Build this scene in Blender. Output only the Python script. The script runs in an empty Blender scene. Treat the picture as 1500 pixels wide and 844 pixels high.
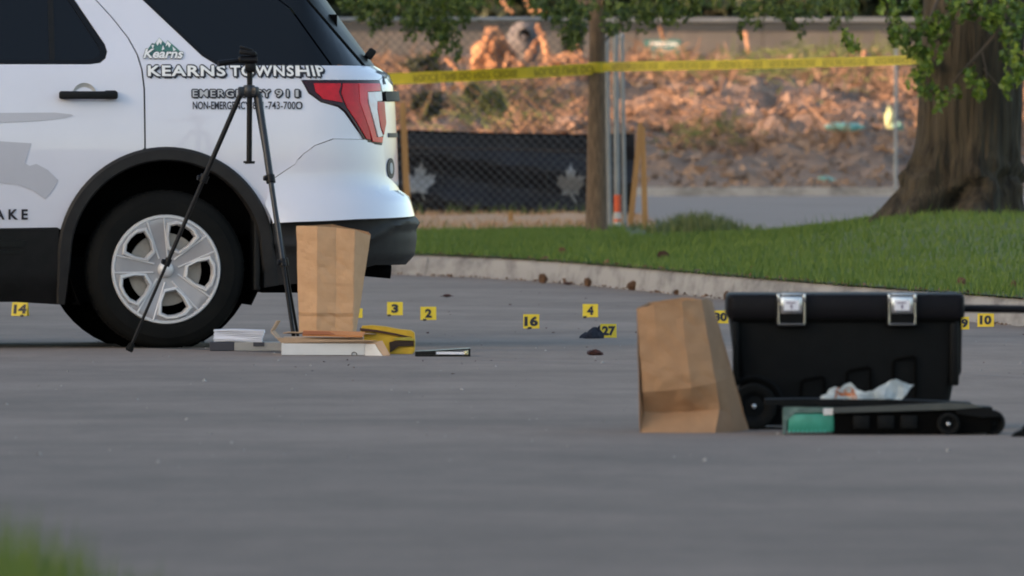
import bpy, bmesh, math, random
import numpy as np
from mathutils import Vector, Matrix
random.seed(7); rng = np.random.default_rng(7)
R = math.radians; PI = math.pi
scn = bpy.context.scene; col = scn.collection
# ------------------------------------------------------------------ camera, world, sun, exposure
F = 20000.0; HZ = 190.0                      # focal length in photo pixels (1500 wide), row of the horizon, eye 1 m up
cam_d = bpy.data.cameras.new('camera'); cam = bpy.data.objects.new('camera', cam_d); col.objects.link(cam)
cam.location = (0, 0, 1.0); cam_d.sensor_width = 36.0; cam_d.lens = 36.0 * F / 1500
cam.rotation_euler = (PI / 2 - math.atan((422 - HZ) / F), 0, 0)
cam_d.clip_start = 0.5; cam_d.clip_end = 3000
cam_d.dof.use_dof = True; cam_d.dof.focus_distance = 62.0; cam_d.dof.aperture_fstop = 12.5
scn.camera = cam
SUN_EL, SUN_AZ = R(9.5), R(240)              # compass style: 0 = +Y, 90 = +X; low sun from the left behind the camera
w = bpy.data.worlds.new('World'); scn.world = w; w.use_nodes = True
nt = w.node_tree; bg = nt.nodes['Background']
sky = nt.nodes.new('ShaderNodeTexSky'); sky.sky_type = 'NISHITA'; sky.sun_disc = False
sky.sun_elevation = SUN_EL; sky.sun_rotation = SUN_AZ; sky.dust_density = 1.8; sky.air_density = 0.8; sky.ozone_density = 0.3
nt.links.new(sky.outputs[0], bg.inputs[0]); bg.inputs[1].default_value = 0.13
sd = bpy.data.lights.new('sun', 'SUN'); sd.energy = 3.0; sd.angle = R(0.5); sd.color = (1.0, 0.60, 0.40)
sun = bpy.data.objects.new('sun', sd); col.objects.link(sun)
sdir = Vector((math.sin(SUN_AZ) * math.cos(SUN_EL), math.cos(SUN_AZ) * math.cos(SUN_EL), math.sin(SUN_EL)))
sun.rotation_euler = sdir.to_track_quat('Z', 'Y').to_euler(); sun.location = (-60, -20, 40)
scn.view_settings.view_transform = 'Standard'; scn.view_settings.look = 'None'
scn.view_settings.exposure = 1.72; scn.view_settings.gamma = 1.0
scn.render.engine = 'CYCLES'
scn.cycles.filter_width = 1.9
# ------------------------------------------------------------------ materials
def mat(name, c, rough=0.7, c2=None, nscale=8.0, metal=0.0, bump=0.0, bscale=60.0, coat=0.0, spec=0.5, island=0.0, stretch=(1, 1, 1), trans=0.0, detail=5.0, fac=(0.35, 0.65), bdist=0.01):
    m = bpy.data.materials.new(name); m.use_nodes = True; t = m.node_tree; N = t.nodes; L = t.links
    b = N['Principled BSDF']
    b.inputs['Base Color'].default_value = (*c, 1); b.inputs['Roughness'].default_value = rough
    b.inputs['Metallic'].default_value = metal; b.inputs['Coat Weight'].default_value = coat
    b.inputs['Specular IOR Level'].default_value = spec; b.inputs['Coat Roughness'].default_value = 0.04
    b.inputs['Transmission Weight'].default_value = trans
    tc = N.new('ShaderNodeTexCoord'); mp = N.new('ShaderNodeMapping'); mp.inputs['Scale'].default_value = stretch
    L.new(tc.outputs['Object'], mp.inputs[0])
    out = None
    if c2 is not None:
        n = N.new('ShaderNodeTexNoise'); n.inputs['Scale'].default_value = nscale; n.inputs['Detail'].default_value = detail
        n.inputs['Roughness'].default_value = 0.6
        L.new(mp.outputs[0], n.inputs['Vector'])
        r = N.new('ShaderNodeMapRange'); r.inputs['From Min'].default_value = fac[0]; r.inputs['From Max'].default_value = fac[1]
        L.new(n.outputs['Fac'], r.inputs['Value'])
        mx = N.new('ShaderNodeMix'); mx.data_type = 'RGBA'
        mx.inputs[6].default_value = (*c, 1); mx.inputs[7].default_value = (*c2, 1)
        src = r.outputs[0]
        if island:
            g = N.new('ShaderNodeNewGeometry'); a = N.new('ShaderNodeMix'); a.data_type = 'FLOAT'
            a.inputs[0].default_value = island; L.new(src, a.inputs[2]); L.new(g.outputs['Random Per Island'], a.inputs[3]); src = a.outputs[0]
        L.new(src, mx.inputs[0]); L.new(mx.outputs[2], b.inputs['Base Color']); out = mx
    if bump:
        n2 = N.new('ShaderNodeTexNoise'); n2.inputs['Scale'].default_value = bscale; n2.inputs['Detail'].default_value = 6
        L.new(mp.outputs[0], n2.inputs['Vector'])
        bp = N.new('ShaderNodeBump'); bp.inputs['Strength'].default_value = bump; bp.inputs['Distance'].default_value = bdist
        L.new(n2.outputs['Fac'], bp.inputs['Height']); L.new(bp.outputs[0], b.inputs['Normal'])
    return m
M = {}
M['white_paint'] = mat('white_paint', (0.76, 0.765, 0.86), 0.35, (0.73, 0.735, 0.83), 3, coat=1.0)
M['glass_dark'] = mat('glass_dark', (0.004, 0.005, 0.007), 0.08, spec=0.38)
M['glass_mid'] = mat('glass_mid', (0.012, 0.014, 0.014), 0.4, spec=0.22)
M['black_plastic'] = mat('black_plastic', (0.006, 0.007, 0.0075), 0.55, (0.010, 0.010, 0.011), 20, bump=0.1, bscale=300, spec=0.25)
M['black_gloss'] = mat('black_gloss', (0.004, 0.004, 0.005), 0.3, spec=0.3)
M['black_soft'] = mat('black_soft', (0.002, 0.002, 0.002), 0.95, spec=0.1)
M['trim_grey'] = mat('trim_grey', (0.016, 0.015, 0.016), 0.6, (0.024, 0.023, 0.023), 12, spec=0.3)
M['rubber'] = mat('rubber', (0.0035, 0.004, 0.004), 0.8, (0.0075, 0.0075, 0.007), 9, spec=0.2)
M['alloy'] = mat('alloy', (0.36, 0.345, 0.36), 0.38, (0.41, 0.395, 0.41), 5, metal=0.25)
M['alloy_bright'] = mat('alloy_bright', (0.70, 0.69, 0.70), 0.32, (0.66, 0.65, 0.66), 5, metal=0.15)
M['disc'] = mat('disc', (0.52, 0.47, 0.41), 0.5, (0.42, 0.37, 0.32), 14)
M['lens_red'] = mat('lens_red', (0.72, 0.006, 0.022), 0.28, (0.52, 0.004, 0.015), 14, spec=0.4)
M['lens_dark'] = mat('lens_dark', (0.035, 0.0015, 0.010), 0.2, (0.02, 0.001, 0.006), 10, spec=0.4)
M['lens_clear'] = mat('lens_clear', (0.95, 0.92, 0.92), 0.15, (0.85, 0.70, 0.70), 16, spec=0.5)
M['chrome'] = mat('chrome', (0.62, 0.62, 0.63), 0.22, metal=0.9)
M['letter_black'] = mat('letter_black', (0.012, 0.012, 0.022), 0.5)
M['letter_grey'] = mat('letter_grey', (0.50, 0.51, 0.54), 0.45)
M['letter_white'] = mat('letter_white', (0.85, 0.85, 0.85), 0.4)
M['logo_teal'] = mat('logo_teal', (0.03, 0.12, 0.13), 0.5, (0.07, 0.22, 0.17), 40)
M['ford_blue'] = mat('badge_blue', (0.02, 0.03, 0.10), 0.2, coat=1.0)
M['tripod_black'] = mat('tripod_black', (0.003, 0.003, 0.0045), 0.5, (0.006, 0.006, 0.008), 30, spec=0.25)
M['tripod_grey'] = mat('tripod_grey', (0.018, 0.021, 0.028), 0.4, (0.028, 0.032, 0.040), 30, metal=0.2)
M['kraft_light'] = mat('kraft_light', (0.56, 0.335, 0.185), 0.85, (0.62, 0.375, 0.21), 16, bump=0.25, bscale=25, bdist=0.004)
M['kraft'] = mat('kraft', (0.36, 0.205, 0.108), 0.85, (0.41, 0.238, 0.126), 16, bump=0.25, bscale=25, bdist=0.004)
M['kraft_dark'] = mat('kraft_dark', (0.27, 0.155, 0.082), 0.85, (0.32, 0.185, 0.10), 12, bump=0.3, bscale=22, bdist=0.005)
M['card'] = mat('card', (0.47, 0.32, 0.21), 0.85, (0.52, 0.36, 0.24), 18)
M['carton_white'] = mat('carton_white', (0.72, 0.72, 0.72), 0.6, (0.66, 0.66, 0.66), 9)
M['paper'] = mat('paper', (0.84, 0.85, 0.93), 0.7, (0.80, 0.81, 0.90), 6)
M['envelope'] = mat('envelope', (0.62, 0.24, 0.07), 0.7, (0.55, 0.20, 0.06), 12)
M['yellow_bag'] = mat('yellow_bag', (0.66, 0.42, 0.025), 0.6, (0.56, 0.34, 0.02), 20, bump=0.3, bscale=30)
M['marker_yellow'] = mat('marker_yellow', (0.82, 0.60, 0.02), 0.45, (0.78, 0.56, 0.02), 20)
M['grey_card'] = mat('grey_card', (0.40, 0.39, 0.37), 0.7, (0.33, 0.32, 0.31), 10)
M['dark_card'] = mat('dark_card', (0.05, 0.05, 0.065), 0.6, (0.04, 0.04, 0.055), 12)
M['cloth_dark'] = mat('cloth_dark', (0.012, 0.014, 0.024), 0.9, (0.02, 0.022, 0.035), 40, bump=0.5, bscale=60)
M['cone'] = mat('cone', (0.10, 0.05, 0.028), 0.9, (0.20, 0.11, 0.06), 40, island=0.6)
M['cone_red'] = mat('cone_red', (0.055, 0.018, 0.018), 0.8, (0.10, 0.04, 0.03), 40, island=0.6)
M['brass'] = mat('brass', (0.10, 0.08, 0.05), 0.4, metal=0.6)
M['chest'] = mat('chest', (0.0035, 0.0042, 0.0048), 0.6, (0.0052, 0.006, 0.0068), 14, bump=0.15, bscale=200, spec=0.14)
M['chest_lid'] = mat('chest_lid', (0.0038, 0.0036, 0.0052), 0.55, (0.0056, 0.005, 0.0075), 14, bump=0.15, bscale=200, spec=0.16)
M['teal'] = mat('teal', (0.03, 0.25, 0.17), 0.35, (0.05, 0.33, 0.24), 25)
M['clear_plastic'] = mat('clear_plastic', (0.30, 0.42, 0.40), 0.2, (0.12, 0.2, 0.2), 30)
M['bag_plastic'] = mat('bag_plastic', (0.68, 0.74, 0.76), 0.35, (0.55, 0.62, 0.66), 14, bump=0.6, bscale=26, bdist=0.02)
M['orange'] = mat('orange', (0.70, 0.24, 0.08), 0.6, (0.62, 0.20, 0.07), 30)
M['asphalt'] = None
M['tape'] = mat('tape', (0.66, 0.52, 0.015), 0.45, (0.50, 0.41, 0.012), 7)
M['tape_ink'] = mat('tape_ink', (0.20, 0.17, 0.01), 0.6)
M['bark_thin'] = mat('bark_thin', (0.20, 0.135, 0.088), 0.95, (0.10, 0.068, 0.045), 18, bump=0.8, bscale=30, stretch=(3, 3, 0.5), bdist=0.02)
M['bark_big'] = mat('bark_big', (0.078, 0.060, 0.038), 0.95, (0.014, 0.0105, 0.0065), 6, bump=1.0, bscale=9, stretch=(2.2, 2.2, 0.25), bdist=0.08)
M['twig'] = mat('twig', (0.12, 0.09, 0.07), 0.9)
M['leaf'] = mat('leaf', (0.018, 0.042, 0.004), 0.65, (0.105, 0.15, 0.013), 1.6, island=0.55)
M['leaf_bright'] = mat('leaf_bright', (0.028, 0.070, 0.008), 0.6, (0.17, 0.25, 0.022), 1.6, island=0.55)
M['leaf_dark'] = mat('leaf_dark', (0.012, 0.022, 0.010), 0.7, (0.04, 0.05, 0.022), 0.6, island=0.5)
M['grass'] = mat('grass', (0.052, 0.112, 0.009), 0.7, (0.145, 0.205, 0.026), 0.5, island=0.55)
M['lawn'] = mat('lawn', (0.055, 0.08, 0.015), 0.95, (0.085, 0.115, 0.024), 0.7)
M['weed'] = mat('weed', (0.05, 0.085, 0.02), 0.8, (0.13, 0.15, 0.05), 2, island=0.5)
M['straw'] = mat('straw', (0.36, 0.215, 0.12), 0.95, (0.52, 0.33, 0.195), 6, island=0.5, bump=0.5, bscale=20)
M['concrete'] = mat('concrete', (0.185, 0.173, 0.163), 0.9, (0.385, 0.365, 0.345), 3.0, bump=0.4, bscale=30, detail=9, fac=(0.32, 0.58), stretch=(1.2, 0.6, 2.2))
M['dirt'] = mat('dirt', (0.13, 0.085, 0.062), 0.95, (0.26, 0.18, 0.13), 0.9, bump=0.9, bscale=5, bdist=0.1, detail=9)
M['clod'] = mat('clod', (0.11, 0.07, 0.05), 0.95, (0.36, 0.255, 0.19), 2, island=0.7)
M['brush'] = mat('brush', (0.085, 0.05, 0.032), 0.9, (0.36, 0.225, 0.145), 2, island=0.8)
M['wood_raw'] = mat('wood_raw', (0.42, 0.24, 0.12), 0.85, (0.24, 0.13, 0.07), 5, stretch=(3, 3, 1), bump=0.4, bscale=20)
M['root'] = mat('root', (0.50, 0.27, 0.14), 0.9, (0.20, 0.10, 0.055), 3.2, bump=0.8, bscale=8, bdist=0.05)
M['stake'] = mat('stake', (0.38, 0.22, 0.085), 0.85, (0.30, 0.17, 0.07), 8, stretch=(6, 6, 0.6))
M['steel'] = mat('steel', (0.27, 0.285, 0.30), 0.5, (0.20, 0.215, 0.23), 6, metal=0.3)
M['wire'] = mat('wire', (0.075, 0.08, 0.088), 0.55)
M['screen'] = mat('screen', (0.011, 0.012, 0.016), 0.6, (0.019, 0.022, 0.031), 3, bump=0.2, bscale=40, spec=0.3)
M['emblem'] = mat('emblem', (0.29, 0.31, 0.335), 0.7, (0.21, 0.23, 0.25), 6)
M['emblem_line'] = mat('emblem_line', (0.055, 0.058, 0.064), 0.7)
M['cone_orange'] = mat('cone_orange', (0.75, 0.11, 0.03), 0.5, (0.62, 0.09, 0.03), 12)
M['reflective'] = mat('reflective', (0.5, 0.5, 0.5), 0.4)
M['street'] = mat('street', (0.205, 0.168, 0.150), 0.9, (0.255, 0.212, 0.19), 0.8, bump=0.3, bscale=20)
M['wall_tan'] = mat('wall_tan', (0.20, 0.165, 0.15), 0.9, (0.25, 0.21, 0.19), 1.5)
M['wall_dark'] = mat('wall_dark', (0.07, 0.07, 0.08), 0.85, (0.095, 0.095, 0.105), 1.2)
M['coping'] = mat('coping', (0.26, 0.26, 0.28), 0.8, (0.32, 0.32, 0.34), 2)
M['tarp'] = mat('tarp', (0.22, 0.46, 0.40), 0.5, (0.15, 0.36, 0.31), 6, bump=0.5, bscale=6, bdist=0.05)
M['pale'] = mat('pale', (0.62, 0.60, 0.50), 0.6, (0.5, 0.5, 0.4), 8)
M['lime'] = mat('lime', (0.50, 0.58, 0.26), 0.6, (0.62, 0.66, 0.4), 8)
M['sign_green'] = mat('sign_green', (0.022, 0.115, 0.115), 0.5, (0.03, 0.14, 0.135), 6)
M['rock'] = mat('rock', (0.17, 0.165, 0.17), 0.9, (0.085, 0.08, 0.085), 3, bump=0.6, bscale=8)
M['pebble'] = mat('pebble', (0.42, 0.40, 0.38), 0.8, (0.10, 0.09, 0.085), 4, island=1.0)
M['siding'] = mat('siding', (0.36, 0.31, 0.27), 0.8, (0.32, 0.28, 0.24), 3)
M['roofing'] = mat('roofing', (0.10, 0.09, 0.085), 0.9, (0.14, 0.125, 0.12), 4)
# asphalt: fine aggregate, broad wear patches, oil-dark wheel tracks
def asphalt():
    m = bpy.data.materials.new('asphalt'); m.use_nodes = True; t = m.node_tree; N = t.nodes; L = t.links
    b = N['Principled BSDF']; b.inputs['Roughness'].default_value = 0.88; b.inputs['Specular IOR Level'].default_value = 0.3
    tc = N.new('ShaderNodeTexCoord')
    def noise(scale, stretch, detail=6):
        mp = N.new('ShaderNodeMapping'); mp.inputs['Scale'].default_value = stretch; L.new(tc.outputs['Object'], mp.inputs[0])
        n = N.new('ShaderNodeTexNoise'); n.inputs['Scale'].default_value = scale; n.inputs['Detail'].default_value = detail
        n.inputs['Roughness'].default_value = 0.65; L.new(mp.outputs[0], n.inputs['Vector']); return n.outputs['Fac']
    def ramp(src, a, b2, lo, hi):
        r = N.new('ShaderNodeMapRange'); r.inputs['From Min'].default_value = a; r.inputs['From Max'].default_value = b2
        r.inputs['To Min'].default_value = lo; r.inputs['To Max'].default_value = hi; L.new(src, r.inputs['Value']); return r.outputs[0]
    def mul(a, c):
        q = N.new('ShaderNodeMath'); q.operation = 'MULTIPLY'; L.new(a, q.inputs[0]); L.new(c, q.inputs[1]); return q.outputs[0]
    v = mul(ramp(noise(0.35, (1, 1, 1)), 0.3, 0.7, 0.80, 1.20), ramp(noise(1.3, (1, 0.5, 1)), 0.3, 0.7, 0.86, 1.14))
    v = mul(v, ramp(noise(9, (1, 0.12, 1), 8), 0.3, 0.7, 0.93, 1.07))
    v = mul(v, ramp(noise(60, (1, 0.5, 1), 4), 0.3, 0.7, 0.90, 1.10))
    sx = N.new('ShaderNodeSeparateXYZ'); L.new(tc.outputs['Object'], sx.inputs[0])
    v = mul(v, ramp(sx.outputs[1], 34, 56, 0.78, 1.04))   # asphalt colour darkens towards the camera
    mx = N.new('ShaderNodeMix'); mx.data_type = 'RGBA'
    mx.inputs[6].default_value = (0.0, 0.0, 0.0, 1); mx.inputs[7].default_value = (0.400, 0.318, 0.268, 1)
    sc = N.new('ShaderNodeMath'); sc.operation = 'MULTIPLY'; sc.inputs[1].default_value = 0.56; L.new(v, sc.inputs[0])
    L.new(sc.outputs[0], mx.inputs[0]); L.new(mx.outputs[2], b.inputs['Base Color'])
    bp = N.new('ShaderNodeBump'); bp.inputs['Strength'].default_value = 0.35; bp.inputs['Distance'].default_value = 0.004
    L.new(noise(90, (1, 1, 1), 3), bp.inputs['Height']); L.new(bp.outputs[0], b.inputs['Normal'])
    return m
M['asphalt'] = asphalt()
# ------------------------------------------------------------------ mesh helpers
class MB:
    def __init__(s): s.v = []; s.f = []
    def add(s, vs, fs):
        o = len(s.v); s.v += [tuple(p) for p in vs]; s.f += [tuple(i + o for i in f) for f in fs]; return s
    def box(s, c, d, rot=None):
        x, y, z = d[0] / 2, d[1] / 2, d[2] / 2
        vs = [Vector(p) for p in ((-x, -y, -z), (x, -y, -z), (x, y, -z), (-x, y, -z), (-x, -y, z), (x, -y, z), (x, y, z), (-x, y, z))]
        if rot is not None: vs = [rot @ p for p in vs]
        return s.add([p + Vector(c) for p in vs], [(0, 3, 2, 1), (4, 5, 6, 7), (0, 1, 5, 4), (1, 2, 6, 5), (2, 3, 7, 6), (3, 0, 4, 7)])
    def rbox(s, c, d, b, rot=None, seg=2):
        bm = bmesh.new(); bmesh.ops.create_cube(bm, size=1)
        for v in bm.verts: v.co = Vector((v.co.x * d[0], v.co.y * d[1], v.co.z * d[2]))
        bmesh.ops.bevel(bm, geom=bm.edges[:], offset=b, segments=seg, profile=0.5, affect='EDGES')
        bm.verts.index_update()
        vs = [(rot @ v.co if rot is not None else v.co) + Vector(c) for v in bm.verts]
        fs = [[v.index for v in f.verts] for f in bm.faces]; bm.free(); return s.add(vs, fs)
    def tube(s, pts, r, n=8, cap=True):
        pts = [Vector(p) for p in pts]; k = len(pts); rr = r if isinstance(r, (list, tuple)) else [r] * k
        vs = []; up = Vector((0.13, 0.31, 0.94)).normalized()
        for i, p in enumerate(pts):
            d = (pts[min(i + 1, k - 1)] - pts[max(i - 1, 0)]).normalized()
            a = d.cross(up)
            if a.length < 0.05: a = d.cross(Vector((1, 0, 0)))
            a.normalize(); b = d.cross(a)
            for j in range(n):
                t = 2 * PI * j / n; vs.append(p + (a * math.cos(t) + b * math.sin(t)) * rr[i])
        fs = [(i * n + j, i * n + (j + 1) % n, (i + 1) * n + (j + 1) % n, (i + 1) * n + j) for i in range(k - 1) for j in range(n)]
        if cap: fs += [tuple(range(n))[::-1], tuple((k - 1) * n + j for j in range(n))]
        return s.add(vs, fs)
    def lathe(s, prof, n=32, axis='y', c=(0, 0, 0)):
        """prof: (radius, along)"""
        vs = []
        for r, h in prof:
            for j in range(n):
                t = 2 * PI * j / n; a, b = r * math.cos(t), r * math.sin(t)
                p = (a, h, b) if axis == 'y' else (a, b, h) if axis == 'z' else (h, a, b)
                vs.append((p[0] + c[0], p[1] + c[1], p[2] + c[2]))
        k = len(prof)
        fs = [(i * n + j, (i + 1) * n + j, (i + 1) * n + (j + 1) % n, i * n + (j + 1) % n) for i in range(k - 1) for j in range(n)]
        return s.add(vs, fs)
    def prism(s, pts, y0, y1):
        """outline in x,z pushed from y0 to y1"""
        n = len(pts)
        return s.add([(p[0], y0, p[1]) for p in pts] + [(p[0], y1, p[1]) for p in pts],
                     [tuple(range(n))[::-1], tuple(range(n, 2 * n))] + [(i, (i + 1) % n, n + (i + 1) % n, n + i) for i in range(n)])
    def build(s, name, m, parent=None, smooth=False, recalc=True):
        me = bpy.data.meshes.new(name); me.from_pydata(s.v, [], s.f)
        if recalc:
            bm = bmesh.new(); bm.from_mesh(me); bmesh.ops.recalc_face_normals(bm, faces=bm.faces[:]); bm.to_mesh(me); bm.free()
        return link(name, me, m, parent, smooth)
def link(name, me, m, parent=None, smooth=False):
    me.materials.append(M[m] if isinstance(m, str) else m)
    if smooth:
        me.polygons.foreach_set('use_smooth', [True] * len(me.polygons))
        try: me.set_sharp_from_angle(angle=R(38))
        except Exception: pass
    o = bpy.data.objects.new(name, me); col.objects.link(o)
    if parent: o.parent = parent
    return o
def tag(o, label, cat, group=None):
    o['label'] = label; o['category'] = cat
    if group: o['group'] = group
    return o
def thing(name, label, cat, loc=(0, 0, 0), rz=0, group=None):
    o = bpy.data.objects.new(name, None); col.objects.link(o); o.location = loc; o.rotation_euler = (0, 0, rz)
    o.empty_display_size = 0.1
    return tag(o, label, cat, group)
def kind(o, k): o['kind'] = k; return o
def copy_tree(o, parent=None):
    c = o.copy(); col.objects.link(c)
    if parent: c.parent = parent
    for ch in list(o.children): copy_tree(ch, c)
    return c
def fill2d(outer, holes=()):
    bm = bmesh.new()
    for lp in [outer, *holes]:
        vs = [bm.verts.new((p[0], 0, p[1])) for p in lp]
        for i in range(len(vs)): bm.edges.new((vs[i], vs[(i + 1) % len(vs)]))
    bmesh.ops.triangle_fill(bm, use_beauty=True, use_dissolve=False, edges=bm.edges[:], normal=(0, -1, 0))
    return bm
def gridcut(bm, sx, sz):
    xs = [v.co.x for v in bm.verts]; zs = [v.co.z for v in bm.verts]
    for ax, lo, hi, st in ((0, min(xs), max(xs), sx), (2, min(zs), max(zs), sz)):
        k = math.floor(lo / st) + 1
        while k * st < hi - 1e-6:
            co = [0, 0, 0]; co[ax] = k * st; no = [0, 0, 0]; no[ax] = 1
            bmesh.ops.bisect_plane(bm, geom=bm.verts[:] + bm.edges[:] + bm.faces[:], plane_co=co, plane_no=no); k += 1
def panel(name, m, parent, outer, fn, holes=(), sx=0.05, sz=0.05, depth=0.02, smooth=True):
    """flat outline (s,z) cut into a grid, bent by fn(s,z)->(x,y,z), edges turned in by depth"""
    bm = fill2d(outer, holes); gridcut(bm, sx, sz)
    bmesh.ops.recalc_face_normals(bm, faces=bm.faces[:])
    bm.normal_update()
    if sum(f.normal.y * f.calc_area() for f in bm.faces) > 0: bmesh.ops.reverse_faces(bm, faces=bm.faces[:])
    st = [(v, v.co.x, v.co.z) for v in bm.verts]
    if depth:
        be = [e for e in bm.edges if e.is_boundary]
        ex = bmesh.ops.extrude_edge_only(bm, edges=be)
        nv = [g for g in ex['geom'] if isinstance(g, bmesh.types.BMVert)]
        nst = [(v, v.co.x, v.co.z) for v in nv]
    for v, a, b in st: v.co = Vector(fn(a, b))
    if depth:
        for v, a, b in nst:
            p = Vector(fn(a, b)); e = 1e-3
            n = (Vector(fn(a + e, b)) - p).cross(Vector(fn(a, b + e)) - p)
            n = n.normalized() if n.length > 0 else Vector((0, 1, 0))
            if n.y > 0 and abs(n.y) > 0.3: n = -n
            v.co = p - n * depth if n.y < 0.31 else p
    me = bpy.data.meshes.new(name); bm.to_mesh(me); bm.free()
    return link(name, me, m, parent, smooth)
def text2d(txt, off=0.0, shear=0.0, space=1.0):
    cu = bpy.data.curves.new('t', 'FONT'); cu.body = txt; cu.offset = off; cu.shear = shear; cu.space_character = space; cu.resolution_u = 3
    ob = bpy.data.objects.new('t', cu); col.objects.link(ob)
    dg = bpy.context.evaluated_depsgraph_get(); dg.update()
    me = bpy.data.meshes.new_from_object(ob.evaluated_get(dg))
    vs = [(v.co.x, v.co.y) for v in me.vertices]; fs = [tuple(p.vertices) for p in me.polygons]
    bpy.data.objects.remove(ob); bpy.data.meshes.remove(me); bpy.data.curves.remove(cu)
    return vs, fs
def lettering(name, m, parent, txt, x0, x1, z0, z1, fn, off=0.0, grow=0.0, shear=0.0, flip=False, space=1.0):
    """text stretched to the box x0..x1, z0..z1 and laid on fn(x,z)->(x,y,z)"""
    b, _ = text2d(txt, 0.0, shear, space); bx0, bx1 = min(p[0] for p in b), max(p[0] for p in b); bz0, bz1 = min(p[1] for p in b), max(p[1] for p in b)
    vs, fs = text2d(txt, off, shear, space) if off else text2d(txt, 0.0, shear, space)
    mb = MB(); out = []
    for a, c in vs:
        u = (a - bx0) / (bx1 - bx0); t = (c - bz0) / (bz1 - bz0)
        if flip: t = 1 - t
        out.append(fn(x0 + u * (x1 - x0), z0 + t * (z1 - z0)))
    mb.add(out, fs); return mb.build(name, m, parent, recalc=False)
def outline(name, m, parent, txt, x0, x1, z0, z1, fn, r, drop=(0, 0), **k):
    """thick outline: copies of the text shifted round a ring, each a hair behind the last"""
    vs, fs = text2d(txt, 0.0, k.get('shear', 0.0), k.get('space', 1.0))
    bx0, bx1 = min(p[0] for p in vs), max(p[0] for p in vs); bz0, bz1 = min(p[1] for p in vs), max(p[1] for p in vs); mb = MB()
    offs = [(r * math.cos(PI * i / 5), r * math.sin(PI * i / 5)) for i in range(10)] + [(drop[0] * t, drop[1] * t) for t in (0.5, 1.0)] + [(drop[0] + r * 0.7, drop[1]), (drop[0], drop[1] - r * 0.7)]
    for i, (dx, dz) in enumerate(offs):
        out = []
        for a, c in vs:
            q = fn(x0 + (a - bx0) / (bx1 - bx0) * (x1 - x0) + dx, z0 + (c - bz0) / (bz1 - bz0) * (z1 - z0) + dz); out.append((q[0], q[1] - i * 0.00012, q[2]))
        mb.add(out, fs)
    return kind(mb.build(name, m, parent, recalc=False), 'stuff')
def quads(name, m, P, parent=None, smooth=False):
    """P: (n,k,3) array of separate k-gons"""
    n, k, _ = P.shape
    me = bpy.data.meshes.new(name); me.vertices.add(n * k); me.vertices.foreach_set('co', P.reshape(-1).astype(np.float32))
    me.loops.add(n * k); me.loops.foreach_set('vertex_index', np.arange(n * k, dtype=np.int32))
    me.polygons.add(n); me.polygons.foreach_set('loop_start', np.arange(0, n * k, k, dtype=np.int32)); me.polygons.foreach_set('loop_total', np.full(n, k, dtype=np.int32))
    me.update(calc_edges=True); return link(name, me, m, parent, smooth)
def gy(py): return F / (py - HZ)                         # distance of the flat road at a photo row
def at(px, Y): return (px - 750) / F * Y                 # world x of a photo column at distance Y
def zt(py, Y): return 1.0 - (py - HZ) / F * Y            # world z of a photo row at distance Y
class Fr:                                                # measuring frame of one thing standing at distance Y (z0 = ground there)
    def __init__(s, px, py): s.Y = gy(py); s.s = py - HZ; s.px = px; s.py = py; s.loc = (at(px, s.Y), s.Y, 0)
    def x(s, px): return (px - s.px) / s.s
    def z(s, py): return (s.py - py) / s.s
    def p(s, px, py): return ((px - s.px) / s.s, (s.py - py) / s.s)
from mathutils import noise as mnoise
def fbm(x, y, z=0.0, o=4): return mnoise.fractal((x, y, z), 0.9, 2.1, o)
# ------------------------------------------------------------------ SETTING: road, kerb, lawn, street, bank
def sheet(name, m, xs, ys, zf, k='structure', smooth=True):
    nx, ny = len(xs), len(ys); vs = [(x, y, zf(x, y)) for y in ys for x in xs]
    fs = [(j * nx + i, j * nx + i + 1, (j + 1) * nx + i + 1, (j + 1) * nx + i) for j in range(ny - 1) for i in range(nx - 1)]
    o = MB().add(vs, fs).build(name, m, None, smooth, recalc=False); return kind(o, k)
base_pts = [(-400, 380), (0, 390), (300, 395), (450, 398), (620, 402), (790, 412), (920, 424), (1070, 440), (1250, 457), (1500, 478), (1900, 520), (2400, 610)]
KP = [(at(px, gy(py)), gy(py)) for px, py in base_pts]
KP = [(-60, 112), (-25, 109), (-12, 107)] + KP + [(9.5, 30), (14, 5), (20, -60)]
KY = sorted(KP, key=lambda p: p[0])
kx_, ky_ = [p[0] for p in KY], [p[1] for p in KY]
def kerb_y(x): return float(np.interp(x, kx_, ky_))
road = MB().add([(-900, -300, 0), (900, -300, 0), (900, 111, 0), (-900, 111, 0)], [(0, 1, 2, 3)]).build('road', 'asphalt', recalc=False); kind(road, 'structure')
grd = MB().add([(-1500, -600, -0.03), (1500, -600, -0.03), (1500, 2500, -0.03), (-1500, 2500, -0.03)], [(0, 1, 2, 3)]).build('ground', 'dirt', recalc=False); kind(grd, 'structure')
# tar joint across the road and a pale construction seam
def strip(name, m, pts, wd, z):
    mb = MB()
    for (a, b) in zip(pts[:-1], pts[1:]):
        mb.add([(a[0], a[1] - wd, z), (b[0], b[1] - wd, z), (b[0], b[1] + wd, z), (a[0], a[1] + wd, z)], [(0, 1, 2, 3)])
    return kind(mb.build(name, m, None, recalc=False), 'structure')
M['tar'] = mat('tar', (0.05, 0.045, 0.045), 0.8, (0.09, 0.085, 0.085), 3)
M['seam'] = mat('seam', (0.25, 0.19, 0.165), 0.9, (0.20, 0.165, 0.145), 3)
strip('road_joint', 'tar', [(at(px, gy(py)), gy(py)) for px, py in ((-300, 497), (0, 503.5), (170, 507.5), (330, 513), (480, 519))], 0.16, 0.0008)
strip('road_seam', 'seam', [(at(px, gy(py)), gy(py)) for px, py in ((560, 524), (760, 529), (940, 533), (1100, 538), (1500, 552))], 0.10, 0.0008)
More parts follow.
